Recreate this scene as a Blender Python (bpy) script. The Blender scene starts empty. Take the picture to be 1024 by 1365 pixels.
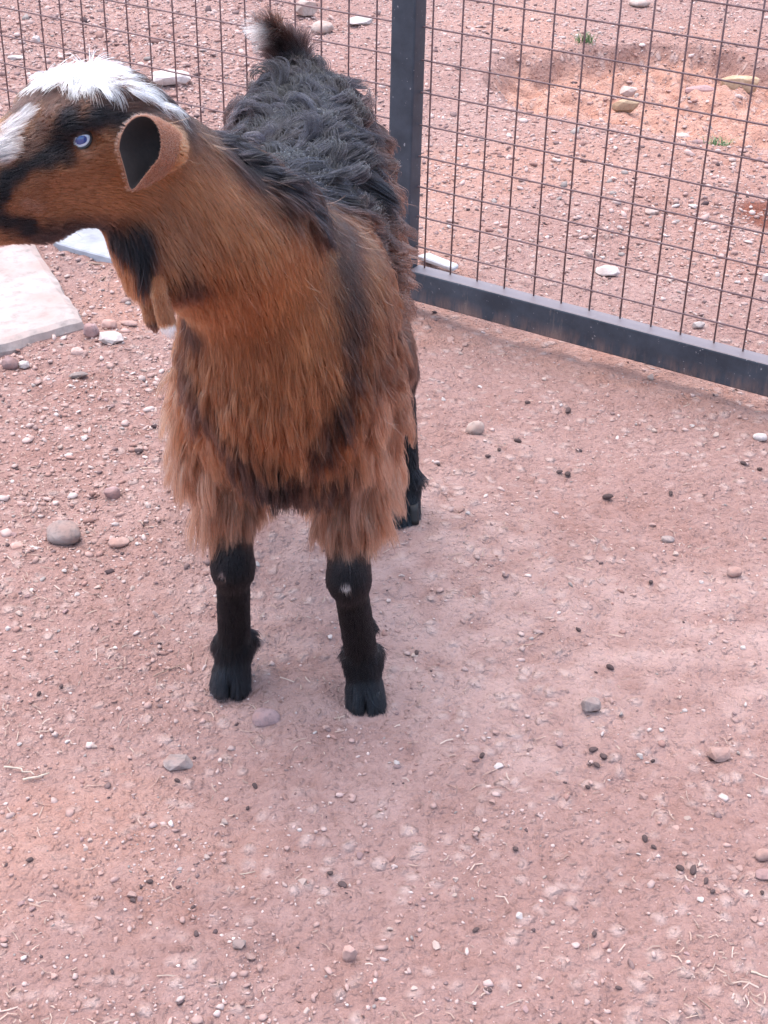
import bpy, bmesh, math, random
import numpy as np
import openvdb
from mathutils import Vector, Matrix
from mathutils.bvhtree import BVHTree
from mathutils.kdtree import KDTree

scene = bpy.context.scene
COL = scene.collection
rng = np.random.default_rng(7)
random.seed(7)

# ------------------------------------------------------------------ camera
F_PX, PITCH, ROLL, CAM_H = 2000.0, 0.561, 0.0234, 1.45      # fitted to the welded mesh of the fence
cp, sp = math.cos(PITCH), math.sin(PITCH)
FW = np.array([0, cp, -sp]); R0 = np.array([1.0, 0, 0]); U0 = np.array([0, sp, cp])
cr, sr = math.cos(ROLL), math.sin(ROLL)
CR = cr * R0 + sr * U0; CU = -sr * R0 + cr * U0
CAM = np.array([0, 0, CAM_H])
cam_data = bpy.data.cameras.new('camera')
cam_data.sensor_fit = 'VERTICAL'; cam_data.sensor_height = 36.0
cam_data.lens = 36.0 * F_PX / 1365.0
cam_data.clip_start = 0.05; cam_data.clip_end = 500
cam = bpy.data.objects.new('camera', cam_data); COL.objects.link(cam)
cam.matrix_world = Matrix(((CR[0], CU[0], -FW[0], 0), (CR[1], CU[1], -FW[1], 0), (CR[2], CU[2], -FW[2], CAM_H), (0, 0, 0, 1)))
scene.camera = cam

# ------------------------------------------------------------------ light
SUN_EL, SUN_AZ = math.radians(74), math.radians(-40)          # azimuth from +Y towards +X
world = bpy.data.worlds.new('World'); scene.world = world; world.use_nodes = True
wn = world.node_tree.nodes; wl = world.node_tree.links
sky = wn.new('ShaderNodeTexSky'); sky.sky_type = 'NISHITA'; sky.sun_disc = False
sky.sun_elevation = SUN_EL; sky.sun_rotation = SUN_AZ
sky.air_density = 1.0; sky.dust_density = 2.5; sky.ozone_density = 1.0
wl.new(sky.outputs[0], wn['Background'].inputs[0]); wn['Background'].inputs[1].default_value = 0.15
sun_d = bpy.data.lights.new('sun', 'SUN'); sun_d.energy = 1.15; sun_d.angle = math.radians(100); sun_d.color = (1.0, 0.93, 0.86)
sun = bpy.data.objects.new('sun', sun_d); COL.objects.link(sun)
sd = Vector((math.sin(SUN_AZ) * math.cos(SUN_EL), math.cos(SUN_AZ) * math.cos(SUN_EL), math.sin(SUN_EL)))
sun.rotation_euler = sd.to_track_quat('Z', 'Y').to_euler(); sun.location = (0, 0, 6)
vs = scene.view_settings
vs.view_transform = 'Standard'; vs.look = 'None'; vs.gamma = 1.0; vs.use_curve_mapping = False
vs.exposure = 1.78

# ------------------------------------------------------------------ helpers
def ray(x, y): return (x - 512) / F_PX * CR - (y - 682.5) / F_PX * CU + FW
def G(x, y, z=0.0):                                            # pixel -> point on the level z
    d = ray(x, y); return CAM + d * (z - CAM_H) / d[2]
def atY(x, y, yy):                                             # pixel -> point at ground distance yy
    d = ray(x, y); return CAM + d * yy / d[1]
def nrm(v): return v / np.maximum(np.linalg.norm(v, axis=-1, keepdims=True), 1e-9)
def sst(a, b, x):
    t = np.clip((x - a) / (b - a), 0, 1); return t * t * (3 - 2 * t)

def _hash(ix, iy, iz, seed):
    h = (ix.astype(np.int64) * 374761393 + iy.astype(np.int64) * 668265263 + iz.astype(np.int64) * 2147483647 + seed * 974711) & 0xFFFFFFFF
    h = ((h ^ (h >> 13)) * 1274126177) & 0xFFFFFFFF
    h = ((h ^ (h >> 16)) * 2246822519) & 0xFFFFFFFF
    return ((h ^ (h >> 15)) & 0xFFFFFF) / float(0xFFFFFF)
def vnoise(p, freq, seed=0):                                   # value noise -1..1 on (n,3) or (n,2)
    p = np.asarray(p) * freq
    i = np.floor(p).astype(np.int64); f = p - i; f = f * f * (3 - 2 * f)
    if p.shape[1] == 2:
        z = np.zeros(len(p), np.int64); r = 0
        for a in (0, 1):
            for b in (0, 1):
                r = r + (f[:, 0] if a else 1 - f[:, 0]) * (f[:, 1] if b else 1 - f[:, 1]) * _hash(i[:, 0] + a, i[:, 1] + b, z, seed)
    else:
        r = 0
        for a in (0, 1):
            for b in (0, 1):
                for c in (0, 1):
                    r = r + (f[:, 0] if a else 1 - f[:, 0]) * (f[:, 1] if b else 1 - f[:, 1]) * (f[:, 2] if c else 1 - f[:, 2]) * _hash(i[:, 0] + a, i[:, 1] + b, i[:, 2] + c, seed)
    return r * 2 - 1

def mesh_obj(name, verts, faces, mat, parent=None, smooth=False, mesh=None):
    if mesh is None:
        mesh = bpy.data.meshes.new(name)
        v = np.asarray(verts, float)
        if parent is not None: v = v - np.array(parent.location)
        mesh.from_pydata([tuple(q) for q in v], [], [tuple(int(k) for k in q) for q in faces])
        if smooth: mesh.polygons.foreach_set('use_smooth', [True] * len(mesh.polygons))
        if mat is not None: mesh.materials.append(mat)
    o = bpy.data.objects.new(name, mesh); COL.objects.link(o)
    if parent is not None: o.parent = parent
    return o
def fast_mesh(name, verts, faces, smooth=False):               # faces: (n,k) array
    me = bpy.data.meshes.new(name)
    verts = np.asarray(verts, np.float32); faces = np.asarray(faces, np.int32)
    k = faces.shape[1]
    me.vertices.add(len(verts)); me.vertices.foreach_set('co', verts.ravel())
    me.loops.add(faces.size); me.loops.foreach_set('vertex_index', faces.ravel())
    me.polygons.add(len(faces)); me.polygons.foreach_set('loop_start', np.arange(0, faces.size, k, dtype=np.int32))
    if smooth: me.polygons.foreach_set('use_smooth', np.ones(len(faces), bool))
    me.update(calc_edges=True); me.validate()
    return me
def tag(o, label=None, cat=None, group=None, kind=None):
    for k, v in (('label', label), ('category', cat), ('group', group), ('kind', kind)):
        if v: o[k] = v
    return o
def empty(name, loc):
    o = bpy.data.objects.new(name, None); COL.objects.link(o); o.location = tuple(loc); o.empty_display_size = 0.1
    return o

class NT:                                                      # a terse node-tree writer
    def __init__(s, name):
        s.m = bpy.data.materials.new(name); s.m.use_nodes = True
        s.t = s.m.node_tree; s.b = s.t.nodes['Principled BSDF']
    def n(s, kind, ins=None, **kw):
        q = s.t.nodes.new('ShaderNode' + kind)
        for k, v in kw.items(): setattr(q, k, v)
        for k, v in (ins or {}).items():
            if isinstance(v, bpy.types.NodeSocket): s.t.links.new(v, q.inputs[k])
            else: q.inputs[k].default_value = v
        return q
    def link(s, a, b): s.t.links.new(a, b)
    def mix(s, fac, a, b, mode='MIX'):
        q = s.n('MixRGB', blend_type=mode)
        for k, v in ((0, fac), (1, a), (2, b)):
            if isinstance(v, bpy.types.NodeSocket): s.t.links.new(v, q.inputs[k])
            else: q.inputs[k].default_value = v if k == 0 else (*v, 1)
        return q.outputs[0]
    def noise(s, scale, detail=4, rough=0.55, vec=None):
        q = s.n('TexNoise', {'Scale': scale, 'Detail': detail, 'Roughness': rough})
        if vec: s.t.links.new(vec, q.inputs['Vector'])
        return q
    def ramp(s, val, lo, hi):
        q = s.n('MapRange', {1: lo, 2: hi}); s.t.links.new(val, q.inputs[0]); return q.outputs[0]
    def bump(s, h, strength, dist):
        q = s.n('Bump', {'Strength': strength, 'Distance': dist}); s.t.links.new(h, q.inputs['Height'])
        s.t.links.new(q.outputs[0], s.b.inputs['Normal'])

# ------------------------------------------------------------------ materials
def mat_ground():
    t = NT('red_dirt'); co = t.n('TexCoord').outputs['Object']
    at = t.n('Attribute', attribute_name='soil').outputs['Color']
    sep = t.n('SeparateColor'); t.link(at, sep.inputs[0])
    n1 = t.noise(1.7, 6, 0.6, co); n2 = t.noise(16, 6, 0.65, co); n3 = t.noise(130, 5, 0.7, co); n4 = t.noise(45, 3, 0.6, co)
    wob = t.n('VectorMath', operation='MULTIPLY_ADD'); t.link(t.noise(28, 3, .6, co).outputs['Color'], wob.inputs[0]); wob.inputs[1].default_value = (.022, .022, .022); t.link(co, wob.inputs[2])
    fl = t.n('Mapping', {'Scale': (1, 1, 0.02)}); t.link(wob.outputs[0], fl.inputs[0])
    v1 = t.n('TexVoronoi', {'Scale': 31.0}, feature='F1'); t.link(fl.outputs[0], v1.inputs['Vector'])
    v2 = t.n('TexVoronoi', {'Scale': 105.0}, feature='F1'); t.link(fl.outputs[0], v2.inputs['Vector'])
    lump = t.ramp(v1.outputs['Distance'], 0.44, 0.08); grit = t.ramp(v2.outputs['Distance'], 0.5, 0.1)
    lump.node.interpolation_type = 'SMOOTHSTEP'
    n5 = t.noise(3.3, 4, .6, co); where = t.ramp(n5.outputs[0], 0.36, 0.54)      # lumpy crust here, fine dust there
    base = t.mix(t.ramp(n1.outputs[0], 0.36, 0.64), (0.310, 0.172, 0.142), (0.410, 0.265, 0.232))
    base = t.mix(t.ramp(n2.outputs[0], 0.35, 0.7), base, (0.400, 0.255, 0.225))
    g = t.n('Math', {1: 0.55}, operation='MULTIPLY'); t.link(t.ramp(n4.outputs[0], 0.5, 0.72), g.inputs[0])
    base = t.mix(g.outputs[0], base, (0.25, 0.140, 0.118))
    base = t.mix(t.ramp(n3.outputs[0], 0.3, 0.75), t.mix(0.35, base, (0.16, 0.080, 0.066)), base)  # pits of the fine grain darkened: crevice shade put into the colour
    base = t.mix(sep.outputs[0], base, t.mix(t.ramp(n2.outputs[0], 0.3, 0.7), (0.385, 0.185, 0.130), (0.50, 0.300, 0.235)))   # freshly dug red earth
    base = t.mix(sep.outputs[1], base, (0.465, 0.320, 0.285))                                                               # pale trodden crust
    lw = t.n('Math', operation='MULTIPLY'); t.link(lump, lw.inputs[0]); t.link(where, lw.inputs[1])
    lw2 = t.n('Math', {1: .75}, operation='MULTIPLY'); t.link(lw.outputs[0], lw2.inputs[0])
    base = t.mix(lw2.outputs[0], base, (0.50, 0.365, 0.325))                                                                # pale clods; lighter tops also paint in the shading of the relief
    base = t.mix(sep.outputs[2], base, (0.20, 0.075, 0.052))                                                               # damp patch
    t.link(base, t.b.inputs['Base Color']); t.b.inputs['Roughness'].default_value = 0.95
    t.b.inputs['Specular IOR Level'].default_value = 0.15
    a = t.n('Math', {1: 0.5}, operation='MULTIPLY_ADD'); t.link(n3.outputs[0], a.inputs[0]); t.link(n4.outputs[0], a.inputs[2])
    b = t.n('Math', {1: 0.6}, operation='MULTIPLY_ADD'); t.link(lw.outputs[0], b.inputs[0]); t.link(a.outputs[0], b.inputs[2])
    c = t.n('Math', {1: 0.30}, operation='MULTIPLY_ADD'); t.link(grit, c.inputs[0]); t.link(b.outputs[0], c.inputs[2])
    t.bump(c.outputs[0], 1.0, 0.014)
    return t.m
def mat_attr(name, attr, rough=0.9, nscale=90, amt=0.35, bump=0.3, dist=0.003):
    t = NT(name); at = t.n('Attribute', attribute_name=attr).outputs['Color']
    co = t.n('TexCoord').outputs['Object']; n = t.noise(nscale, 5, 0.65, co)
    dk = t.n('MixRGB', {0: amt}, blend_type='MULTIPLY'); t.link(at, dk.inputs[1])
    c = t.n('MixRGB', {1: (0.35, 0.35, 0.35, 1), 2: (1, 1, 1, 1)}); t.link(t.ramp(n.outputs[0], 0.3, 0.65), c.inputs[0]); t.link(c.outputs[0], dk.inputs[2])
    t.link(dk.outputs[0], t.b.inputs['Base Color']); t.b.inputs['Roughness'].default_value = rough
    t.b.inputs['Specular IOR Level'].default_value = 0.25
    if bump: t.bump(n.outputs[0], bump, dist)
    return t.m
def mat_stone(name, col, col2, scale=35, rough=0.9, bump=0.4, dust=0.35):
    t = NT(name); co = t.n('TexCoord').outputs['Object']
    rnd = t.n('ObjectInfo').outputs['Random']
    off = t.n('VectorMath', operation='ADD'); t.link(co, off.inputs[0]); t.link(rnd, off.inputs[1])
    n = t.noise(scale, 6, 0.65, off.outputs[0]); n2 = t.noise(scale * 4, 4, 0.6, off.outputs[0])
    c = t.mix(t.ramp(n.outputs[0], 0.32, 0.68), col, col2)
    c = t.mix(t.ramp(n2.outputs[0], 0.45, 0.8), c, tuple(0.6 * q for q in col))
    d = t.n('Math', {1: dust}, operation='MULTIPLY'); t.link(t.ramp(n.outputs[0], 0.55, 0.4), d.inputs[0])
    c = t.mix(d.outputs[0], c, (0.36, 0.19, 0.145))
    hs = t.n('HueSaturation', {'Hue': 0.5, 'Saturation': 1.0}); t.link(c, hs.inputs['Color'])
    v = t.n('MapRange', {3: 0.8, 4: 1.15}); t.link(rnd, v.inputs[0]); t.link(v.outputs[0], hs.inputs['Value'])
    t.link(hs.outputs[0], t.b.inputs['Base Color']); t.b.inputs['Roughness'].default_value = rough
    t.b.inputs['Specular IOR Level'].default_value = 0.2
    t.bump(n2.outputs[0], bump, 0.003)
    return t.m
def mat_paint():
    t = NT('black_painted_steel'); co = t.n('TexCoord').outputs['Object']
    mp = t.n('Mapping', {'Scale': (3, 3, 0.6)}); t.link(co, mp.inputs[0])
    n = t.noise(14, 6, 0.7, co); n2 = t.noise(9, 8, 0.75, mp.outputs[0]); n3 = t.noise(120, 3, 0.6, co)
    c = t.mix(t.ramp(n.outputs[0], 0.35, 0.7), (0.018, 0.026, 0.038), (0.046, 0.058, 0.076))
    c = t.mix(t.ramp(n2.outputs[0], 0.60, 0.74), c, (0.17, 0.14, 0.13))
    c = t.mix(t.ramp(n3.outputs[0], 0.68, 0.74), c, (0.26, 0.25, 0.26))
    geo = t.n('NewGeometry'); sx = t.n('SeparateXYZ'); t.link(geo.outputs['Normal'], sx.inputs[0])
    du = t.n('Math', {1: 0.6}, operation='MULTIPLY'); t.link(t.ramp(sx.outputs[2], 0.6, 0.9), du.inputs[0])
    c = t.mix(du.outputs[0], c, (0.25, 0.19, 0.19))
    wz = t.n('SeparateXYZ'); t.link(geo.outputs['Position'], wz.inputs[0])
    lo = t.n('Math', operation='MULTIPLY'); t.link(t.ramp(wz.outputs[2], 0.085, 0.04), lo.inputs[0]); t.link(t.ramp(n2.outputs[0], 0.42, 0.62), lo.inputs[1])
    c = t.mix(lo.outputs[0], c, (0.20, 0.125, 0.105))                       # dried mud splashed up from the ground
    t.link(c, t.b.inputs['Base Color']); t.b.inputs['Roughness'].default_value = 0.5
    t.bump(n.outputs[0], 0.12, 0.004)
    return t.m
def mat_wire():
    t = NT('rusty_wire'); co = t.n('TexCoord').outputs['Object']; n = t.noise(60, 4, 0.6, co)
    c = t.mix(t.ramp(n.outputs[0], 0.35, 0.65), (0.125, 0.075, 0.076), (0.22, 0.135, 0.13))
    t.link(c, t.b.inputs['Base Color']); t.b.inputs['Roughness'].default_value = 0.65; t.b.inputs['Metallic'].default_value = 0.2
    return t.m
def mat_plain(name, col, rough=0.5, coat=0.0, nscale=0):
    t = NT(name); t.b.inputs['Base Color'].default_value = (*col, 1); t.b.inputs['Roughness'].default_value = rough
    if coat: t.b.inputs['Coat Weight'].default_value = coat; t.b.inputs['Coat Roughness'].default_value = 0.03
    if nscale:
        n = t.noise(nscale, 5, 0.6, t.n('TexCoord').outputs['Object'])
        t.link(t.mix(t.ramp(n.outputs[0], 0.3, 0.7), tuple(0.65 * q for q in col), col), t.b.inputs['Base Color'])
        t.bump(n.outputs[0], 0.3, 0.002)
    return t.m
def mat_fur():
    m = bpy.data.materials.new('goat_fur'); m.use_nodes = True; t = m.node_tree; t.nodes.clear()
    out = t.nodes.new('ShaderNodeOutputMaterial')
    h = t.nodes.new('ShaderNodeBsdfHairPrincipled'); h.model = 'CHIANG'; h.parametrization = 'COLOR'
    at = t.nodes.new('ShaderNodeAttribute'); at.attribute_name = 'fur_color'
    t.links.new(at.outputs['Color'], h.inputs['Color'])
    h.inputs['Roughness'].default_value = 0.42; h.inputs['Radial Roughness'].default_value = 0.6
    h.inputs['IOR'].default_value = 1.29
    t.links.new(h.outputs[0], out.inputs[0])
    return m
M_GROUND = mat_ground(); M_PAINT = mat_paint(); M_WIRE = mat_wire(); M_FUR = mat_fur()
M_GRAVEL = mat_attr('gravel_chips', 'chip', 0.92, 140, 0.3, 0.25)
M_PALE = mat_stone('pale_stone', (0.43, 0.32, 0.275), (0.52, 0.41, 0.36))
M_PINK = mat_stone('pink_stone', (0.38, 0.24, 0.205), (0.47, 0.32, 0.28))
M_GREY = mat_stone('grey_stone', (0.225, 0.175, 0.160), (0.315, 0.250, 0.230), 28, 0.9, 0.6, 0.28)
M_OCHRE = mat_stone('ochre_stone', (0.46, 0.30, 0.18), (0.55, 0.41, 0.28), dust=0.2)
M_WHITE = mat_stone('white_stone', (0.48, 0.41, 0.38), (0.58, 0.51, 0.48), dust=0.15)
M_MAUVE = mat_stone('mauve_stone', (0.29, 0.185, 0.18), (0.37, 0.25, 0.24))
M_SLAB = mat_stone('limestone_slab', (0.36, 0.295, 0.27), (0.44, 0.375, 0.345), 9, 0.9, 0.45, 0.25)
M_DUNG = mat_stone('dung', (0.045, 0.036, 0.040), (0.085, 0.062, 0.062), 60, .85, .4, .3)
M_STRAW = mat_attr('straw', 'chip', 0.8, 60, 0.3, 0)
M_GRASS = mat_plain('grass_blades', (0.12, 0.20, 0.07), 0.6, 0, 30)
M_HOOF = mat_plain('hoof_horn', (0.012, 0.011, 0.012), 0.6, 0, 90)

# ------------------------------------------------------------------ ground
HC = G(925, 122)                                               # the dug hollow beyond the fence
def hollow_mask(x, y):
    p = np.stack([x, y], 1)
    w = 0.16 * vnoise(p, 2.2, 31) + 0.09 * vnoise(p, 5.5, 32) + 0.04 * vnoise(p, 14, 33)
    u = (x - HC[0]) / 0.62; v = (y - HC[1]) / 0.62
    return sst(1.06, 0.90, np.sqrt(u * u + v * v) + w)
PC = G(655, 850)
def crust_mask(x, y):
    p = np.stack([x, y], 1)
    r = np.sqrt(((x - 0.17) / 0.42) ** 2 + ((y - 2.05) / 0.42) ** 2)
    return sst(1.25, 0.5, r + 0.5 * vnoise(p, 3.1, 41) + 0.25 * vnoise(p, 9, 42)) * np.clip(0.55 + 0.6 * vnoise(p, 26, 43), 0, 1)
def clods(p, freq, seed):                                      # flattened lumps: distance to jittered cell centres
    q = p * freq; i = np.floor(q).astype(np.int64); best = np.full(len(p), 9.0); z = np.zeros(len(p), np.int64)
    for a in (-1, 0, 1):
        for b in (-1, 0, 1):
            c = i + np.array([a, b])
            cx = c[:, 0] + _hash(c[:, 0], c[:, 1], z, seed); cy = c[:, 1] + _hash(c[:, 0], c[:, 1], z, seed + 1)
            best = np.minimum(best, (cx - q[:, 0]) ** 2 + (cy - q[:, 1]) ** 2)
    return np.clip(1 - best * 1.7, 0, 1) ** 0.7
def gz(x, y, fine=True):
    x = np.atleast_1d(np.asarray(x, float)); y = np.atleast_1d(np.asarray(y, float)); p = np.stack([x, y], 1)
    near = sst(9, 5, np.abs(y - 3) + 0 * x) * sst(6, 3.5, np.abs(x))
    h = 0.012 * vnoise(p, 1.3, 1) + 0.008 * vnoise(p, 3.7, 2) + 0.005 * vnoise(p, 9, 3)
    if fine:
        rough = 0.45 + 0.55 * sst(-0.2, 0.4, vnoise(p, 2.4, 9))
        h = h + near * rough * (0.0035 * vnoise(p, 21, 4) + 0.0026 * vnoise(p, 47, 5) + 0.0014 * vnoise(p, 93, 6))
        cm = sst(-0.15, 0.5, vnoise(p, 2.9, 61) + 0.7 * crust_mask(x, y))
        h = h + near * cm * (0.0085 * clods(p, 17, 71) + 0.0050 * clods(p, 38, 75))
    h = h - hollow_mask(x, y) * (0.09 + 0.03 * vnoise(p, 6, 34) + 0.025 * vnoise(p, 15, 35) + 0.012 * vnoise(p, 34, 36))
    far = sst(9, 60, np.hypot(x, y))
    return h + far * (1.2 * vnoise(p, 0.03, 21))
def build_ground():
    def axis(lo, hi, step, far):
        a = list(np.arange(lo, hi + 1e-6, step)); d = step
        while a[-1] < far: d *= 1.35; a.append(a[-1] + d)
        d = step
        while a[0] > -far: d *= 1.35; a.insert(0, a[0] - d)
        return np.array(a)
    xs = axis(-1.8, 1.9, 0.0085, 150); ya = axis(0.95, 6.6, 0.0085, 150)
    X, Yv = np.meshgrid(xs, ya); x = X.ravel(); y = Yv.ravel(); z = gz(x, y)
    nx, ny = len(xs), len(ya)
    i = (np.arange(ny - 1)[:, None] * nx + np.arange(nx - 1)[None, :]).ravel()
    me = fast_mesh('ground', np.stack([x, y, z], 1), np.stack([i, i + 1, i + nx + 1, i + nx], 1), True)
    at = me.attributes.new('soil', 'FLOAT_COLOR', 'POINT')
    p = np.stack([x, y], 1)
    damp_c = G(1022, 287); damp = sst(1.1, 0.7, np.hypot((x - damp_c[0]) / 0.085, (y - damp_c[1]) / 0.12) + 0.3 * vnoise(p, 12, 52))
    redb = 0.55 * sst(1, 0.2, np.hypot((x - HC[0] - 0.35) / 1.2, (y - HC[1] + 0.3) / 1.3) + 0.4 * vnoise(p, 2.6, 36))
    under = 0.55 * sst(0.13, 0.02, np.abs((x - FP[0]) * FN[0] + (y - FP[1]) * FN[1]) + 0.05 * vnoise(p, 8, 38)) * (x > -0.2)
    red = np.maximum(np.maximum(hollow_mask(x, y), redb), under)
    lc_ = G(90, 1130); red = np.maximum(red, 0.42 * sst(1.2, .2, np.hypot((x - lc_[0]) / .24, (y - lc_[1]) / .16) + .6 * vnoise(p, 7, 39) + .35 * vnoise(p, 24, 40)))
    red = np.maximum(red, 0.5 * sst(0.25, 0.75, vnoise(p, 1.9, 37)))
    c = np.stack([red, 0.75 * crust_mask(x, y), damp, np.ones_like(x)], 1).astype(np.float32)
    at.data.foreach_set('color', c.ravel())
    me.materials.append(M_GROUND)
    o = bpy.data.objects.new('ground', me); COL.objects.link(o); tag(o, kind='structure')

# ------------------------------------------------------------------ fence frame (needed by the ground colour)
CELL = 0.069; FYAW = 0.545
FD = np.array([math.cos(FYAW), -math.sin(FYAW), 0]); FN = np.array([math.sin(FYAW), math.cos(FYAW), 0])
FP = CAM + np.array([5.379, 43.193, -9.601]) * CELL            # crossing of the reference upright and row 0
build_ground()

def box_bevel(L, W, H, bev=0.003, cuts=0):
    bm = bmesh.new(); bmesh.ops.create_cube(bm, size=1)
    bmesh.ops.scale(bm, vec=(L, W, H), verts=bm.verts)
    bmesh.ops.bevel(bm, geom=list(bm.edges), offset=bev, segments=2, affect='EDGES', profile=0.6)
    return bm
def build_fence():
    s_post = -5.72
    base = FP + FD * CELL * s_post; base[2] = 0
    root = empty('wire_mesh_fence', base)
    tag(root, 'black steel framed fence filled with rusty square welded wire mesh', 'fence')
    rot = Matrix(((FD[0], FN[0], 0, 0), (FD[1], FN[1], 0, 0), (0, 0, 1, 0), (0, 0, 0, 1)))
    def put(name, bm_or_mesh, s, n, z, mat, parent=root, extra=None):
        if isinstance(bm_or_mesh, bmesh.types.BMesh):
            me = bpy.data.meshes.new(name); bm_or_mesh.to_mesh(me); bm_or_mesh.free(); me.materials.append(mat)
        else: me = bm_or_mesh
        o = bpy.data.objects.new(name, me); COL.objects.link(o); o.parent = parent
        w = FP + FD * CELL * s + FN * n; w[2] = z
        m = Matrix.Translation(Vector(w)) @ rot
        if extra is not None: m = m @ extra
        pw = Matrix.Translation(root.location) if parent is root else PW[parent.name]
        o.matrix_local = pw.inverted() @ m
        PW[o.name] = m
        return o
    PW = {}
    span = 24.0
    for k in (-1, 0, 1):
        po = put('post', box_bevel(0.058, 0.046, 1.40, 0.004), s_post + k * span, -0.012, 0.70 + 0.048, M_PAINT)
        put('foot', box_bevel(0.036, 0.034, 0.20, 0.003), s_post + k * span + 0.05, -0.010, -0.025, mat_foot, po)
        bm = bmesh.new()                                         # weld bead between post and foot
        bmesh.ops.create_uvsphere(bm, u_segments=10, v_segments=6, radius=0.012); bmesh.ops.scale(bm, vec=(2.0, 1.3, 0.5), verts=bm.verts)
        put('weld', bm, s_post + k * span, -0.030, 0.049, M_PAINT, po)
    L = span * CELL - 0.060
    for k in (0, 1):
        sm = s_post + (k - 0.5) * span
        put('bottom_rail', box_bevel(L, 0.044, 0.071, 0.004), sm, -0.010, 0.0825, M_PAINT)
        put('top_rail', box_bevel(L, 0.044, 0.060, 0.004), sm, -0.010, 1.34, M_PAINT)
    def rod(Ln, r=0.0020):
        bm = bmesh.new()
        bmesh.ops.create_cone(bm, cap_ends=True, segments=7, radius1=r, radius2=r, depth=Ln)
        me = bpy.data.meshes.new('wire'); bm.to_mesh(me); bm.free(); me.materials.append(M_WIRE)
        me.polygons.foreach_set('use_smooth', [True] * len(me.polygons)); return me
    vm = rod(1.22); hm = rod(span * 2 * CELL - 0.06)
    for i in range(int(s_post - span) + 2, int(s_post + span)):
        if abs(i - s_post) < 0.55: continue
        put('upright_wire', vm, i + random.uniform(-.03, .03), 0.0018, 0.715, None, extra=Matrix.Rotation(random.gauss(0, .0025), 4, 'Y') @ Matrix.Rotation(random.gauss(0, .002), 4, 'X'))
    for j in range(0, 17):
        z = CAM_H + (-9.601 - 9 + j) * CELL
        put('cross_wire', hm, s_post, -0.0018, z + random.uniform(-.001, .001), None, extra=Matrix.Rotation(math.pi / 2 + random.gauss(0, .0008), 4, 'Y'))
    return root
t_ = NT('rusty_concreted_steel'); n_ = t_.noise(40, 5, .6, t_.n('TexCoord').outputs['Object'])
t_.link(t_.mix(t_.ramp(n_.outputs[0], .42, .6), (0.05, 0.055, 0.065), (0.27, 0.23, 0.215)), t_.b.inputs['Base Color']); t_.b.inputs['Roughness'].default_value = .8
mat_foot = t_.m
build_fence()

# ------------------------------------------------------------------ stones
def hull_stone(seed, n=26, rx=1, ry=1, rz=1, power=1.0, smooth=0, cut=0.0):
    r = np.random.default_rng(seed); v = nrm(r.normal(size=(n, 3))) * (1 - 0.22 * r.random((n, 1)))
    if power != 1: v = np.sign(v) * np.abs(v) ** power
    bm = bmesh.new()
    for q in v: bm.verts.new((q[0] * rx, q[1] * ry, q[2] * rz))
    res = bmesh.ops.convex_hull(bm, input=bm.verts)
    junk = [e for e in res['geom_interior'] if isinstance(e, bmesh.types.BMVert)]
    if junk: bmesh.ops.delete(bm, geom=junk, context='VERTS')
    bmesh.ops.triangulate(bm, faces=bm.faces)
    if smooth == 1:                                             # worn edges
        bmesh.ops.bevel(bm, geom=list(bm.edges), offset=0.05 * min(rx, ry, rz), segments=1, affect='EDGES', profile=0.7, clamp_overlap=True)
        bmesh.ops.triangulate(bm, faces=bm.faces)
    elif smooth > 1:                                            # water-rounded
        for _ in range(2):
            bmesh.ops.subdivide_edges(bm, edges=bm.edges, cuts=1, use_grid_fill=True)
            for _k in range(smooth - 1): bmesh.ops.smooth_vert(bm, verts=bm.verts, factor=0.5, use_axis_x=True, use_axis_y=True, use_axis_z=True)
        co = np.array([v.co[:] for v in bm.verts]); m = min(rx, ry, rz); dn = vnoise(co / m, 1.3, seed % 50) * .07 * m + vnoise(co / m, 3.1, seed % 50 + 1) * .03 * m
        bm.normal_update()
        for v, k in zip(bm.verts, dn): v.co += v.normal * (k + .06 * m)
    bmesh.ops.recalc_face_normals(bm, faces=bm.faces)
    return bm
def bm_mesh(bm, name, mat, smooth=False):
    me = bpy.data.meshes.new(name); bm.to_mesh(me); bm.free(); me.materials.append(mat)
    if smooth: me.polygons.foreach_set('use_smooth', [True] * len(me.polygons))
    return me
def stone(u, v, w, h, mat, label, name='stone', seed=0, smooth=1, sink=0.3, yaw=None, deep=1.0, tilt=0.0, cat='stone', flat=None, group=None, zoff=0.0):
    """u, v: middle of the stone in the photograph; w, h its size there in pixels; it lies on the ground."""
    g = G(u, v + h * 0.3); d = np.linalg.norm(g - CAM); ppm = F_PX / ((g - CAM) @ FW)
    ang = math.asin(CAM_H / d)
    wx = w / ppm
    # apparent height = thickness*cos + depth*sin
    dep = wx * 0.75 * deep
    th = (h / ppm - dep * math.sin(ang)) / math.cos(ang)
    if th < 0.25 * wx:
        th = 0.25 * wx if flat is None else flat * wx
        dep = max(0.35 * wx, (h / ppm - th * math.cos(ang)) / math.sin(ang))
    me = bm_mesh(hull_stone(seed or int(u * 7 + v), 30 if smooth < 2 else 44, wx / 2, dep / 2, th / 2 / (1 - sink * 0.5), 0.85, smooth), name, mat, smooth > 1)
    o = bpy.data.objects.new(name, me); COL.objects.link(o)
    z0 = float(gz(g[0], g[1])[0])
    o.location = (g[0], g[1], z0 + th / 2 * (1 - sink) + zoff)
    o.rotation_euler = (tilt, 0, yaw if yaw is not None else random.uniform(-.3, .3))
    return tag(o, label, cat, group)
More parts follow.
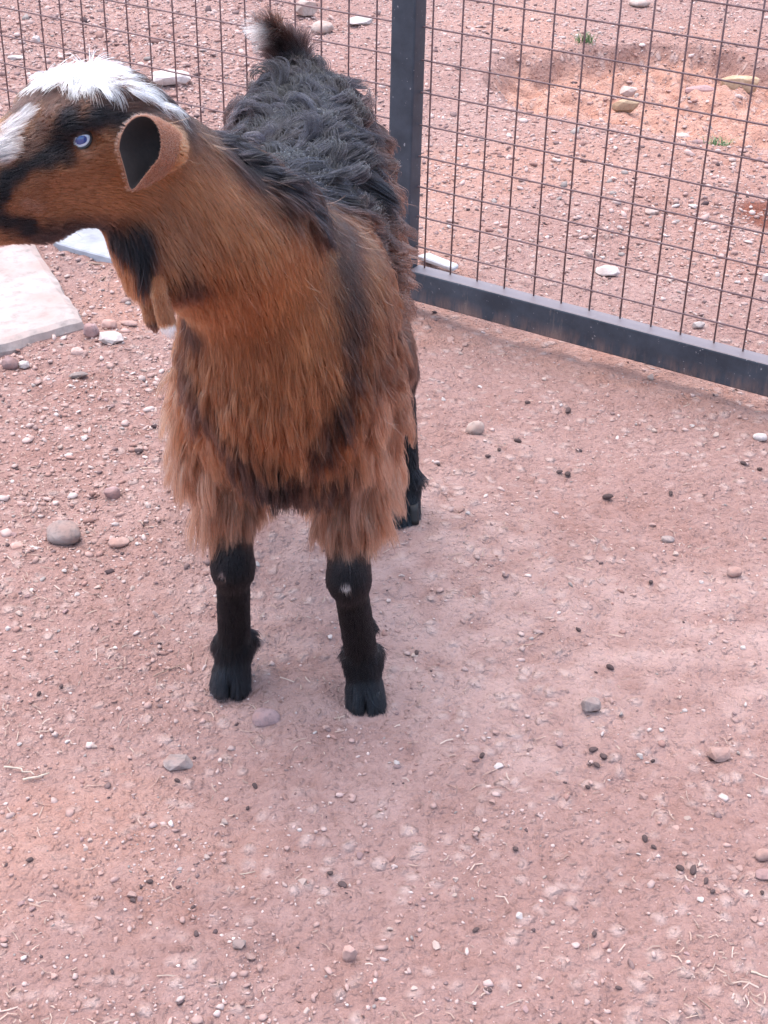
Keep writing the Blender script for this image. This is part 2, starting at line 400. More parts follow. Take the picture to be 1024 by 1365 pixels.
STONES = [
 (633, 578, 27, 26, M_PALE, 'rounded pale tan stone alone on bare dirt near the fence rail', dict(smooth=2, sink=.15)),
 (88, 706, 60, 46, M_GREY, 'big round grey stone half buried beside the goat', dict(smooth=3, sink=.35)),
 (238, 1002, 50, 32, M_GREY, 'flat angular grey stone in front of the goat', dict(smooth=1, sink=.3, seed=5)),
 (158, 722, 32, 22, M_PINK, 'rounded pink stone next to the big grey stone', dict(smooth=2)),
 (150, 658, 26, 24, M_MAUVE, 'dull mauve stone behind the big grey stone', dict(smooth=2, sink=.4)),
 (787, 945, 32, 32, M_GREY, 'chipped light grey stone tilted on edge in the dirt', dict(smooth=1, sink=.1, tilt=.5, seed=11)),
 (957, 1006, 36, 30, M_PINK, 'wedge shaped tan stone with pointed base', dict(smooth=1, sink=.1, seed=23)),
 (978, 763, 24, 20, M_PINK, 'small rounded pinkish stone beside red soil', dict(smooth=2)),
 (1013, 582, 21, 16, M_WHITE, 'small white stone under the fence rail', dict(smooth=2)),
 (890, 718, 21, 15, M_GREY, 'smooth light grey oval stone', dict(smooth=3)),
 (466, 1268, 24, 32, M_PINK, 'upright flaky pink stone chip', dict(smooth=1, seed=8)),
 (320, 1262, 22, 20, M_GREY, 'squarish grey stone beside a pink chip', dict(smooth=1, seed=31)),
 (150, 461, 40, 27, M_WHITE, 'angular whitish stone off the slab corner', dict(smooth=1, sink=.15, seed=3)),
 (146, 438, 24, 20, M_PINK, 'rounded pink stone behind the angular whitish one', dict(smooth=2, sink=.15)),
 (173, 437, 27, 12, M_PINK, 'flat oval pale pink stone near the goat throat tassels', dict(smooth=3, sink=.2)),
 (123, 449, 23, 26, M_MAUVE, 'tall rounded mauve stone against the slab corner', dict(smooth=2, sink=.1)),
 (105, 479, 22, 16, M_PINK, 'egg sized pink stone in front of the slab', dict(smooth=2)),
 (15, 492, 24, 22, M_MAUVE, 'rounded mauve stone in front of the slab, beside a white one', dict(smooth=2)),
 (33, 492, 17, 15, M_WHITE, 'little white stone beside a rounded mauve one', dict(smooth=1)),
 (106, 512, 30, 13, M_GREY, 'long flat grey stone on edge in the gravel', dict(smooth=1, sink=.2)),
 (24, 729, 22, 14, M_PINK, 'flat pink stone left of the big grey stone', dict(smooth=1)),
 (1016, 1142, 26, 24, M_PINK, 'rounded pale stone, upper of a touching pair', dict(smooth=2)),
 (1018, 1168, 30, 20, M_MAUVE, 'rounded mauve stone, lower of a touching pair', dict(smooth=2)),
 (355, 952, 44, 34, M_MAUVE, 'crumbling brown clod between the front hooves', dict(smooth=3, sink=.75)),
 (810, 359, 38, 22, M_WHITE, 'whitish wedge stone beyond the wire mesh', dict(smooth=1, sink=.15, seed=4)),
 (784, 338, 15, 14, M_PALE, 'small pointed pale stone beside the whitish wedge', dict(smooth=1)),
 (990, 88, 62, 27, M_OCHRE, 'large yellow ochre rock in the dug hollow', dict(smooth=1, sink=.15, seed=14, deep=.4)),
 (842, 86, 30, 20, M_PALE, 'pale stone at the far lip of the hollow', dict(smooth=1, sink=.2)),
 (836, 119, 42, 24, M_OCHRE, 'ochre clod of earth inside the hollow', dict(smooth=1, sink=.3, seed=6, deep=.5)),
 (852, 5, 34, 16, M_PALE, 'pale boulder far beyond the hollow', dict(smooth=2, sink=.2)),
 (941, 83, 54, 17, M_MAUVE, 'long flat mauve rock at the back of the hollow', dict(smooth=1, sink=.3)),
 (913, 151, 26, 11, M_PALE, 'flat pale stone on the hollow floor', dict(smooth=1)),
 (936, 159, 26, 11, M_MAUVE, 'flat mauve stone on the hollow floor', dict(smooth=1)),
 (977, 180, 26, 12, M_PINK, 'flat pink stone near the grass tuft', dict(smooth=1)),
 (408, 18, 38, 28, M_PALE, 'squared pale block beyond the raised tail', dict(smooth=1, sink=.1, seed=9)),
 (430, 37, 36, 22, M_PALE, 'rounded pale rock beside the squared block', dict(smooth=2, sink=.15)),
 (480, 33, 40, 18, M_WHITE, 'flat whitish rock next to the fence post', dict(smooth=1, sink=.2, seed=12)),
 (226, 107, 72, 28, M_WHITE, 'large flat pale rock behind the goat head', dict(smooth=1, sink=.1, seed=17)),
 (21, 81, 26, 10, M_WHITE, 'thin white rock beyond the fence, left of the goat poll', dict(smooth=1)),
 (50, 61, 13, 11, M_WHITE, 'small white rock beyond the mesh above the poll', dict(smooth=1)),
 (868, 287, 22, 14, M_PALE, 'pale stone in the loose gravel past the mesh', dict(smooth=1)),
 (923, 279, 15, 9, M_WHITE, 'small white stone in gravel past the mesh', dict(smooth=1)),
 (930, 435, 20, 14, M_WHITE, 'pale stone right behind the bottom rail', dict(smooth=1)),
 (664, 331, 16, 9, M_PALE, 'small pale stone past the mesh near the post', dict(smooth=1)),
 (1021, 372, 14, 16, M_WHITE, 'white chip past the mesh, over the rail', dict(smooth=1)),
]
for s_ in STONES:
    stone(*s_[:6], **s_[6])

# slab of stone by the goat's muzzle
def build_slab():
    zt = 0.040
    A = G(112, 424, zt); Bv = G(0, 455, zt); Cc = G(44, 322, zt)
    e1 = Bv - A; e1 = e1 / np.linalg.norm(e1); e2 = Cc - A; l2 = np.linalg.norm(e2); e2 = e2 / l2
    n1, n2 = 34, 40; W, D = 0.55, l2 * 1.06
    top = []
    for j in range(n2):
        for i in range(n1):
            a = i / (n1 - 1); b = j / (n2 - 1)
            p = A + e1 * W * a + e2 * D * b
            top.append(p)
    top = np.array(top)
    aa = np.tile(np.arange(n1) / (n1 - 1), n2); bb = np.repeat(np.arange(n2) / (n2 - 1), n1)
    edge = np.minimum(np.minimum(aa * W, (1 - aa) * W), np.minimum(bb * D, (1 - bb) * D))
    top[:, 2] += 0.0025 * vnoise(top[:, :2], 18, 3) + 0.0015 * vnoise(top[:, :2], 45, 4) - 0.008 * np.exp(-edge / 0.008)
    ctr = top.mean(0); k = np.exp(-edge / 0.006)[:, None]
    top[:, :2] += (0.006 * k) * np.stack([vnoise(top[:, :2], 22, 5), vnoise(top[:, :2], 22, 6)], 1)
    bot = top.copy(); bot[:, 2] = -0.03; bot[:, :2] += (top[:, :2] - ctr[:2]) * 0.012
    mid = top.copy(); mid[:, 2] = zt * 0.45; mid[:, :2] += 0.004 * np.stack([vnoise(top[:, :2], 30, 7), vnoise(top[:, :2], 30, 8)], 1) + (top[:, :2] - ctr[:2]) * 0.02
    N = n1 * n2; faces = []
    for j in range(n2 - 1):
        for i in range(n1 - 1):
            q = j * n1 + i; faces.append((q, q + n1, q + n1 + 1, q + 1))
    loop = [i for i in range(n1)] + [j * n1 + n1 - 1 for j in range(1, n2)] + [(n2 - 1) * n1 + i for i in range(n1 - 2, -1, -1)] + [j * n1 for j in range(n2 - 2, 0, -1)]
    verts = list(top) + [mid[q] for q in loop] + [bot[q] for q in loop]; m = len(loop)
    for k in range(m):
        a, b = k, (k + 1) % m
        faces.append((loop[a], loop[b], N + b, N + a)); faces.append((N + a, N + b, N + m + b, N + m + a))
    faces.append(tuple(N + m + k for k in range(m)))
    o = mesh_obj('stone_slab', verts, faces, M_SLAB, None, False)
    bm = bmesh.new(); bm.from_mesh(o.data); bmesh.ops.recalc_face_normals(bm, faces=bm.faces); bm.to_mesh(o.data); bm.free()
    tag(o, 'pale sawn limestone slab lying flat below the goat muzzle', 'slab')
build_slab()
def sheet(name, corners, z, th, mat, label, cat):
    pts = [G(u, v, z) for u, v in corners]; n = len(pts)
    v = pts + [p - np.array([0, 0, th]) for p in pts]
    f = [tuple(range(n))] + [tuple(n + k for k in range(n))[::-1]] + [(k, n + k, n + (k + 1) % n, (k + 1) % n) for k in range(n)]
    o = mesh_obj(name, v, f, mat)
    bm = bmesh.new(); bm.from_mesh(o.data); bmesh.ops.recalc_face_normals(bm, faces=bm.faces)
    bmesh.ops.bevel(bm, geom=list(bm.edges), offset=0.003, segments=1, affect='EDGES'); bm.to_mesh(o.data); bm.free()
    return tag(o, label, cat)
sheet('plaster_board', [(70, 322), (100, 331), (158, 346), (190, 316), (95, 292)], 0.03, 0.026, mat_plain('white_plaster', (0.42, 0.43, 0.46), .8, 0, 25), 'white plaster board scrap behind the goat chin', 'board')
sheet('paper_scrap', [(556, 340), (604, 357), (612, 352), (572, 336)], 0.035, 0.012, mat_plain('white_card', (0.50, 0.50, 0.51), .8, 0, 25), 'white flat scrap in the corner of post and rail', 'scrap')

# ------------------------------------------------------------------ pebbles one can pick out
PEB = []
for q in range(7):
    PEB.append([hull_stone(100 + q, 16, 1, .8, .55, .85, 1) for _ in (0,)][0])
PEBM = []
for q, bm in enumerate(PEB):
    row = []
    for mt in (M_PALE, M_PINK, M_MAUVE, M_WHITE):
        b2 = bm.copy(); row.append(bm_mesh(b2, 'pebble', mt))
    PEBM.append(row); bm.free()
def zone(g):
    if (g[0] - FP[0]) * FN[0] + (g[1] - FP[1]) * FN[1] > 0: return 'past the wire mesh of the fence', 'past the fence'
    if g[1] > 1.86 and g[0] < -.13: return 'on the gravelly dirt between slab and goat', 'between slab and goat'
    if g[1] > 1.86: return 'on the trodden dirt between goat and fence rail', 'between goat and rail'
    return 'on the open dirt ahead of the front hooves', 'ahead of the front hooves'
def pebble(u, v, w, kind, q=None):
    g = G(u, v); ppm = F_PX / ((g - CAM) @ FW); r = w / ppm / 2
    o = bpy.data.objects.new('pebble', PEBM[q if q is not None else random.randrange(7)][kind]); COL.objects.link(o)
    o.location = (g[0], g[1], float(gz(g[0], g[1])[0]) + r * 0.22)
    s = random.uniform(.85, 1.15)
    o.scale = (r, r * s, r * random.uniform(.7, 1.1)); o.rotation_euler = (random.uniform(-.4, .4), random.uniform(-.4, .4), random.uniform(0, 6.3))
    z = zone(g); cn = ('pale', 'pink', 'mauve', 'white')[kind]; tag(o, 'small %s pebble %s' % (cn, z[0]), 'pebble', '%s pebbles %s' % (cn, z[1]))
seen_p = [(333, 1279, 20, 1), (175, 1197, 20, 1), (403, 1178, 18, 0), (692, 1228, 16, 3), (582, 1263, 18, 0), (635, 1112, 15, 0), (343, 763, 12, 3), (335, 745, 9, 3), (665, 1024, 16, 3),
 (912, 954, 10, 3), (858, 1068, 18, 1), (880, 982, 9, 3), (400, 1110, 9, 3), (435, 978, 12, 1), (420, 985, 8, 3), (260, 942, 14, 1), (160, 890, 14, 1), (143, 905, 11, 1), (26, 822, 12, 0),
 (900, 1113, 12, 1), (915, 1100, 12, 0), (850, 1147, 8, 3), (911, 1148, 9, 0), (975, 1178, 15, 1), (985, 1165, 12, 1), (993, 1195, 12, 0), (726, 1176, 9, 0), (606, 1200, 11, 0), (553, 882, 12, 0),
 (768, 1092, 11, 1), (780, 1087, 9, 1), (824, 1128, 11, 1), (655, 1078, 14, 1), (560, 1130, 8, 0), (607, 1177, 10, 0), (690, 1296, 10, 0), (756, 1290, 11, 1), (858, 1315, 14, 1), (552, 1320, 12, 0),
 (980, 1345, 10, 0), (700, 1350, 14, 2), (842, 740, 10, 0), (900, 741, 14, 0), (935, 780, 9, 3), (945, 792, 8, 3), (980, 765, 8, 1), (960, 850, 10, 1), (945, 862, 8, 3), (990, 870, 10, 3), (930, 872, 10, 1),
 (868, 505, 16, 0), (735, 540, 10, 1), (748, 543, 8, 3), (725, 508, 12, 0), (922, 568, 9, 3), (958, 600, 10, 0), (955, 580, 12, 0), (985, 555, 10, 1), (870, 592, 14, 1), (872, 575, 10, 0), (613, 505, 12, 1),
 (620, 460, 12, 1), (614, 472, 9, 0), (600, 455, 14, 1), (640, 515, 8, 3), (590, 540, 9, 3), (572, 545, 8, 3), (690, 640, 8, 0), (615, 690, 14, 1), (622, 700, 10, 3), (870, 700, 12, 1), (745, 820, 8, 3),
 (845, 800, 10, 1), (745, 1000, 14, 2), (440, 860, 10, 3), (480, 1105, 10, 1), (275, 1145, 12, 0), (90, 985, 10, 3), (125, 990, 12, 0), (55, 910, 10, 0), (40, 880, 12, 1), (75, 870, 9, 3), (210, 930, 10, 1),
 (60, 1170, 12, 1), (120, 1120, 10, 0), (155, 1255, 10, 1), (240, 1160, 10, 3), (95, 1245, 12, 1), (200, 1230, 10, 0), (260, 1290, 10, 0), (420, 1330, 12, 1), (520, 1240, 10, 0), (310, 1340, 10, 1)]
for q in seen_p: pebble(*q)
for k in range(165):                                            # the rest of those that show, denser by the slab and past the fence
    if k < 75: u, v = random.uniform(5, 215), random.uniform(470, 860)
    elif k < 125: u, v = random.uniform(580, 1020), random.uniform(190, 480)
    else: u, v = random.uniform(10, 1015), random.uniform(980, 1350)
    if k >= 75 and k < 125 and v > 355 + (u - 570) * .31: v -= 130
    pebble(u, v, random.uniform(8, 15) * (0.8 if k < 125 else 1), random.choice((0, 1, 1, 1, 2, 2, 3)))

# goat droppings
DM = bm_mesh(hull_stone(300, 40, 1, .72, .68, 1, 3), 'dropping', M_DUNG, True)
dr = [(810, 667, 19), (757, 550, 15), (690, 592, 13), (584, 630, 11), (893, 666, 13), (867, 783, 14), (813, 895, 18), (757, 632, 15), (746, 630, 13), (665, 608, 12), (650, 617, 11), (703, 541, 12), (790, 1008, 18), (803, 1016, 20),
      (795, 1026, 16), (786, 1022, 14), (783, 1051, 12), (858, 1130, 14), (870, 1140, 13), (905, 1170, 18), (922, 1172, 20), (939, 1186, 14), (948, 1200, 13), (1015, 1196, 12), (686, 1141, 15), (634, 1247, 13), (791, 1254, 17),
      (457, 1180, 18), (440, 1168, 12), (262, 1250, 14), (178, 1205, 13), (200, 1180, 13), (650, 1321, 15), (340, 1046, 13), (258, 1213, 12), (236, 1032, 12), (40, 1150, 14), (330, 1073, 10), (82, 917, 12), (52, 927, 11), (824, 1324, 15), (642, 1015, 15), (869, 1022, 12),
      (990, 625, 12), (1012, 628, 12), (555, 880, 12), (150, 1300, 12), (770, 848, 12)]
for u, v, w in dr:
    g = G(u, v); ppm = F_PX / ((g - CAM) @ FW); r = w / ppm / 2 * random.uniform(.75, 1)
    o = bpy.data.objects.new('dropping', DM); COL.objects.link(o)
    o.location = (g[0], g[1], float(gz(g[0], g[1])[0]) + r * .4); o.scale = (r, r * random.uniform(.8, 1), r * random.uniform(.7, 1)); o.rotation_euler = (0, random.uniform(-.4, .4), random.uniform(0, 6))
    z = zone(g); near_ = sum(math.hypot(a - u, b - v) < 40 for a, b, _ in dr); how = ('lone', 'paired', 'clustered')[min(2, near_ - 1)]; tag(o, '%s dark dry goat dropping %s' % (how, z[0]), 'dropping', '%s droppings %s' % (how, z[1]))

# ------------------------------------------------------------------ loose gravel, chips and straw: nobody could count them
ICO = None
def scatter_gravel(n, name):
    bm = bmesh.new(); bmesh.ops.create_icosphere(bm, subdivisions=1, radius=1)
    iv = np.array([v.co[:] for v in bm.verts]); bm.verts.index_update(); itf = np.array([[v.index for v in f.verts] for f in bm.faces]); bm.free()
    # candidates spread so that each part of the picture gets its share
    y = 1.0 + 5.6 * rng.random(n * 6) ** 1.25; x = (rng.random(n * 6) - .5) * (1.0 + 0.52 * y)
    p = np.stack([x, y], 1)
    side = (x - FP[0]) * FN[0] + (y - FP[1]) * FN[1]
    dens = 0.30 + 0.55 * sst(-0.1, 0.5, vnoise(p, 2.3, 81)) * sst(-.3, .4, vnoise(p, 7, 82)) + 0.35 * sst(.1, .6, vnoise(p, 15, 83))
    dens += 1.1 * sst(-0.15, -0.5, x) * sst(1.8, 2.3, y)
    dens += 0.6 * sst(0.0, 0.2, side) * (1 - hollow_mask(x, y))
    dens *= 1 - 0.6 * crust_mask(x, y)
    keep = rng.random(len(x)) < dens * 0.7
    p = p[keep][:n]; n = len(p); side = side[keep][:n]
    sz = 0.0011 + 0.0026 * rng.random(n) ** 2 + 0.0050 * (rng.random(n) > .92) * rng.random(n) + 0.0060 * (rng.random(n) > .98) * rng.random(n)
    sz *= 1 + 0.9 * sst(0, 1.0, side) + 0.5 * sst(-0.15, -0.5, p[:, 0]) * sst(1.8, 2.3, p[:, 1])
    V = iv[None] * (1 + 0.28 * rng.normal(size=(n, 12, 1)).clip(-1.4, 1.4))
    V = V * np.stack([np.ones(n), .35 + .6 * rng.random(n), .22 + .40 * rng.random(n)], 1)[:, None, :]
    a = rng.random(n) * 6.283; b = rng.normal(0, .3, n); ca, sa, cb, sb = np.cos(a), np.sin(a), np.cos(b), np.sin(b)
    x1 = V[..., 0] * cb[:, None] + V[..., 2] * sb[:, None]; z1 = -V[..., 0] * sb[:, None] + V[..., 2] * cb[:, None]; y1 = V[..., 1]
    V = np.stack([x1 * ca[:, None] - y1 * sa[:, None], x1 * sa[:, None] + y1 * ca[:, None], z1], -1) * sz[:, None, None]
    V[..., 0] += p[:, 0, None]; V[..., 1] += p[:, 1, None]; V[..., 2] += (gz(p[:, 0], p[:, 1]) + sz * 0.18)[:, None]
    pal = np.array([(.42, .27, .235), (.33, .19, .16), (.47, .33, .295), (.54, .41, .37), (.23, .15, .14), (.62, .51, .47), (.10, .065, .065), (.30, .25, .23)])
    pr = np.array([.30, .18, .26, .13, .07, .015, .025, .03]); ci = rng.choice(len(pal), n, p=pr / pr.sum())
    col = pal[ci] * (0.85 + .3 * rng.random((n, 1)))
    me = fast_mesh(name, V.reshape(-1, 3), (itf[None] + 12 * np.arange(n)[:, None, None]).reshape(-1, 3))
    at = me.attributes.new('chip', 'FLOAT_COLOR', 'POINT')
    at.data.foreach_set('color', np.concatenate([np.repeat(col, 12, 0), np.ones((n * 12, 1))], 1).astype(np.float32).ravel())
    me.materials.append(M_GRAVEL); o = bpy.data.objects.new(name, me); COL.objects.link(o)
    tag(o, 'loose fine gravel and stone chips strewn over the red dirt', 'gravel', None, 'stuff')
scatter_gravel(72000, 'gravel')

def scatter_straw(n):
    y = 1.05 + 2.6 * rng.random(n * 5) ** 1.2; x = (rng.random(n * 5) - .5) * (0.9 + .5 * y); p = np.stack([x, y], 1)
    pc = G(945, 1285)
    d = 0.14 + 0.75 * sst(0.1, -0.5, x + .0 * y) * sst(-.2, .5, vnoise(p, 6, 91)) + .25 * sst(.3, .6, vnoise(p, 5, 92)) + 4 * np.exp(-((x - pc[0]) ** 2 + (y - pc[1]) ** 2) / .0016)
    k = rng.random(len(x)) < d * .5; p = p[k][:n]; n = len(p)
    L = 0.003 + 0.010 * rng.random(n) ** 2.5; w = 0.0004 + .0005 * rng.random(n); a = rng.random(n) * 6.283; bend = rng.normal(0, .25, n)
    V = np.zeros((n, 6, 3)); z0 = gz(p[:, 0], p[:, 1]) + .0013
    for k, (t, s) in enumerate(((-1, -1), (-1, 1), (0, -1), (0, 1), (1, -1), (1, 1))):
        ang = a + bend * t
        V[:, k, 0] = p[:, 0] + np.cos(ang) * L * t - np.sin(a) * w * s; V[:, k, 1] = p[:, 1] + np.sin(ang) * L * t + np.cos(a) * w * s
        V[:, k, 2] = z0 + (.0018 if t == 0 else rng.random(n) * .002) + .0004 * s
    T = np.array([[0, 2, 3, 1], [2, 4, 5, 3]])
    me = fast_mesh('straw', V.reshape(-1, 3), (T[None] + 6 * np.arange(n)[:, None, None]).reshape(-1, 4))
    pal = np.array([(.44, .32, .26), (.38, .26, .21), (.50, .38, .32), (.27, .18, .15)]); col = pal[rng.choice(4, n, p=[.35, .3, .15, .2])]
    at = me.attributes.new('chip', 'FLOAT_COLOR', 'POINT'); at.data.foreach_set('color', np.concatenate([np.repeat(col, 6, 0), np.ones((n * 6, 1))], 1).astype(np.float32).ravel())
    me.materials.append(M_STRAW); o = bpy.data.objects.new('straw', me); COL.objects.link(o)
    tag(o, 'short bits of dry straw and hay scattered on the dirt', 'straw', None, 'stuff')
scatter_straw(3800)

def tube(path, r, sides=6):
    path = np.asarray(path, float); n = len(path); V = []; Fc = []
    for k in range(n):
        t = nrm((path[min(k + 1, n - 1)] - path[max(k - 1, 0)])[None])[0]; a = np.cross(t, [0, 0, 1.0]); a /= max(np.linalg.norm(a), 1e-6); b = np.cross(t, a)
        rr = r[k] if hasattr(r, '__len__') else r
        for s in range(sides): V.append(path[k] + rr * (math.cos(6.283 * s / sides) * a + math.sin(6.283 * s / sides) * b))
    for k in range(n - 1):
        for s in range(sides): Fc.append((k * sides + s, k * sides + (s + 1) % sides, (k + 1) * sides + (s + 1) % sides, (k + 1) * sides + s))
    Fc.append(tuple(range(sides))[::-1]); Fc.append(tuple((n - 1) * sides + s for s in range(sides)))
    return V, Fc
M_TWIG = mat_plain('dry_twig', (0.33, 0.22, 0.17), .85, 0, 120)
def twig(pix, r, label, mat=M_TWIG):
    P = [G(u, v) for u, v in pix]; Q = []
    for a, b in zip(P[:-1], P[1:]):
        for t in np.linspace(0, 1, 5)[:-1]: Q.append(a + (b - a) * t)
    Q.append(P[-1]); Q = np.array(Q); Q[:, 2] = gz(Q[:, 0], Q[:, 1], False) + r * 1.6 + .003; Q[:, :2] += .0012 * rng.normal(size=(len(Q), 2))
    V, Fc = tube(Q, np.linspace(r, r * .6, len(Q)))
    tag(mesh_obj('twig', V, Fc, mat, None, True), label, 'twig')
twig([(117, 357), (152, 359)], .0035, 'short straight brown twig under the goat chin')
twig([(152, 360), (142, 374), (122, 388)], .003, 'bent brown twig running from the straight one')
M_STALK = mat_plain('pale_stalk', (0.60, 0.48, 0.38), .8, 0, 100)
twig([(5, 1022), (30, 1024), (45, 1030)], .0016, 'curved pale straw stalk beside a straighter one', M_STALK)
twig([(32, 1038), (66, 1030)], .0018, 'straight pale straw stalk beside the curved one', M_STALK)
twig([(112, 1242), (127, 1221)], .0016, 'short pale stalk lying alone in the dirt', M_STALK)
twig([(207, 1262), (211, 1237)], .0020, 'thick white stalk stub', M_STALK)
twig([(205, 903), (225, 895), (247, 890)], .0011, 'thin dark stem in front of the goat', M_TWIG)
twig([(915, 1305), (922, 1330), (960, 1362)], .0011, 'long thin dark stem near a tuft of hay', M_TWIG)
twig([(522, 1062), (540, 1073), (565, 1072)], .0010, 'thin curved stem on trodden dirt', M_TWIG)
twig([(1000, 1303), (1023, 1312)], .0016, 'pale stalk beside the tuft of hay', M_STALK)
twig([(300, 1165), (340, 1158)], .0011, 'thin pale stem beside grey pebbles', M_STALK)
twig([(998, 440), (1030, 470)], .002, 'pale stalk leaning behind the bottom rail', M_STALK)

def grass(u, v, n, h, label):
    g = G(u, v); z0 = float(gz(g[0], g[1])[0]); V = []; Fc = []
    for k in range(n):
        a = random.uniform(0, 6.3); b = g + np.array([random.gauss(0, .02), random.gauss(0, .016), 0]); b[2] = z0 - .004
        hh = h * random.uniform(.5, 1.1); lean = random.uniform(.3, 1.0) * hh; w = .0016
        q = len(V); s = np.array([-math.sin(a), math.cos(a), 0]) * w; d = np.array([math.cos(a), math.sin(a), 0])
        m = b + d * lean * .4 + np.array([0, 0, hh * .7]); e = b + d * lean + np.array([0, 0, hh * .8])
        V += [b - s, b + s, m - s * .8, m + s * .8, e]; Fc += [(q, q + 1, q + 3, q + 2), (q + 2, q + 3, q + 4)]
    tag(mesh_obj('grass_tuft', V, Fc, M_GRASS), label, 'grass')
grass(960, 193, 90, .07, 'green grass tuft at the near lip of the hollow')
grass(779, 57, 50, .05, 'green grass tuft on bare ground left of the hollow')

# ================================================================== GOAT
VOX = 0.004
LO = np.array([-0.60, 1.30, -0.02]); HI = np.array([0.16, 2.52, 1.08])
DIM = np.ceil((HI - LO) / VOX).astype(int)
SDF = np.full(DIM, 0.09, np.float32)
PRIM = []
def grid_box(lo, hi):
    a = np.clip(np.floor((lo - LO) / VOX).astype(int), 0, DIM); b = np.clip(np.ceil((hi - LO) / VOX).astype(int) + 1, 0, DIM)
    return a, b
def d_cone(p, a, b, ra, rb):
    ab = b - a; t = np.clip(((p - a) @ ab) / max(ab @ ab, 1e-9), 0, 1)
    return np.linalg.norm(p - a - t[..., None] * ab, axis=-1) - (ra + (rb - ra) * t)
def d_ell(p, c, R, rad):
    q = (p - c) @ R.T
    k0 = np.linalg.norm(q / rad, axis=-1); k1 = np.linalg.norm(q / rad ** 2, axis=-1)
    return k0 * (k0 - 1) / np.maximum(k1, 1e-6)
def add(kind, args, k=0.03, flow=(0, 0, -1), length=.03, lay=.8, col=None, grp='body', sub=False, dens=1.0, curl=0.0):
    pr = dict(kind=kind, args=args, flow=np.array(flow, float), length=length, lay=lay, col=col, grp=grp, dens=dens, curl=curl, sub=sub)
    if kind == 'cone':
        a, b, ra, rb = args; lo = np.minimum(a - ra, b - rb); hi = np.maximum(a + ra, b + rb)
    else:
        c, R, rad = args; m = rad.max(); lo, hi = c - m, c + m
    m = .05 + k; i0, i1 = grid_box(lo - m, hi + m)
    sl = tuple(slice(a, b) for a, b in zip(i0, i1))
    gx, gy, gz_ = [LO[i] + VOX * np.arange(i0[i], i1[i]) for i in range(3)]
    p = np.stack(np.meshgrid(gx, gy, gz_, indexing='ij'), -1).astype(np.float32)
    d = (d_cone(p, *args) if kind == 'cone' else d_ell(p, *args)).astype(np.float32)
    cur = SDF[sl]
    if sub:
        h = np.clip(.5 - .5 * (cur + d) / k, 0, 1); SDF[sl] = cur * (1 - h) - d * h + k * h * (1 - h)
    else:
        h = np.clip(.5 + .5 * (d - cur) / k, 0, 1); SDF[sl] = d * (1 - h) + cur * h - k * h * (1 - h)
        PRIM.append(pr)
I3 = np.eye(3)
def V3(*a): return np.array(a, float)
def cone(a, b, ra, rb, **kw): add('cone', (V3(*a), V3(*b), ra, rb), **kw)
def ell(c, rad, R=I3, **kw): add('ell', (V3(*c), R, V3(*rad)), **kw)

# colours of the coat (scattering colour of the hair)
RUF = V3(.200, .073, .032); TAN = V3(.25, .122, .080); DBR = V3(.032, .016, .013); BLK = V3(.006, .006, .008); WHT = V3(.80, .80, .80); GRW = V3(.25, .235, .24)
BRN = V3(.062, .030, .022); SOR = V3(.295, .116, .050); EARC = V3(.27, .135, .092)
AX = -.130
# trunk
BK = (0, .75, -.66)
cone((AX + .004, 1.76, .575), (AX, 2.02, .585), .122, .136, k=.05, flow=(0, .6, -.8), length=.052, lay=.74, col=BRN, dens=.8, curl=.8)
cone((AX, 2.02, .585), (AX - .006, 2.26, .635), .136, .118, k=.05, flow=(0, .6, -.8), length=.052, lay=.74, col=BRN, dens=.7, curl=.8)
cone((AX + .004, 1.80, .675), (AX - .004, 2.05, .685), .092, .105, k=.05, flow=(0, .9, -.3), length=.050, lay=.72, col=BLK, dens=.8, curl=1)
cone((AX - .004, 2.05, .685), (AX - .008, 2.28, .705), .105, .100, k=.05, flow=(0, .8, -.5), length=.050, lay=.72, col=BLK, dens=.8, curl=1)
ell((AX + .004, 1.870, .715), (.066, .085, .080), k=.06, flow=(0, .8, -.5), length=.055, lay=.72, col=BLK, curl=1)
ell((AX + .006, 1.715, .575), (.108, .095, .150), k=.05, flow=(0, -.05, -1), length=.038, lay=.92, col=RUF, dens=1.25, curl=.15)
for s in (-1, 1):
    ell((AX + s * .082, 1.775, .575), (.046, .085, .125), k=.05, flow=(s * .05, .1, -1), length=.042, lay=.84, col=RUF if s < 0 else BRN, curl=.4)
    ell((AX + s * .070, 2.23, .56), (.055, .12, .14), k=.05, flow=(s * .1, .2, -1), length=.055, lay=.85, col=BRN)
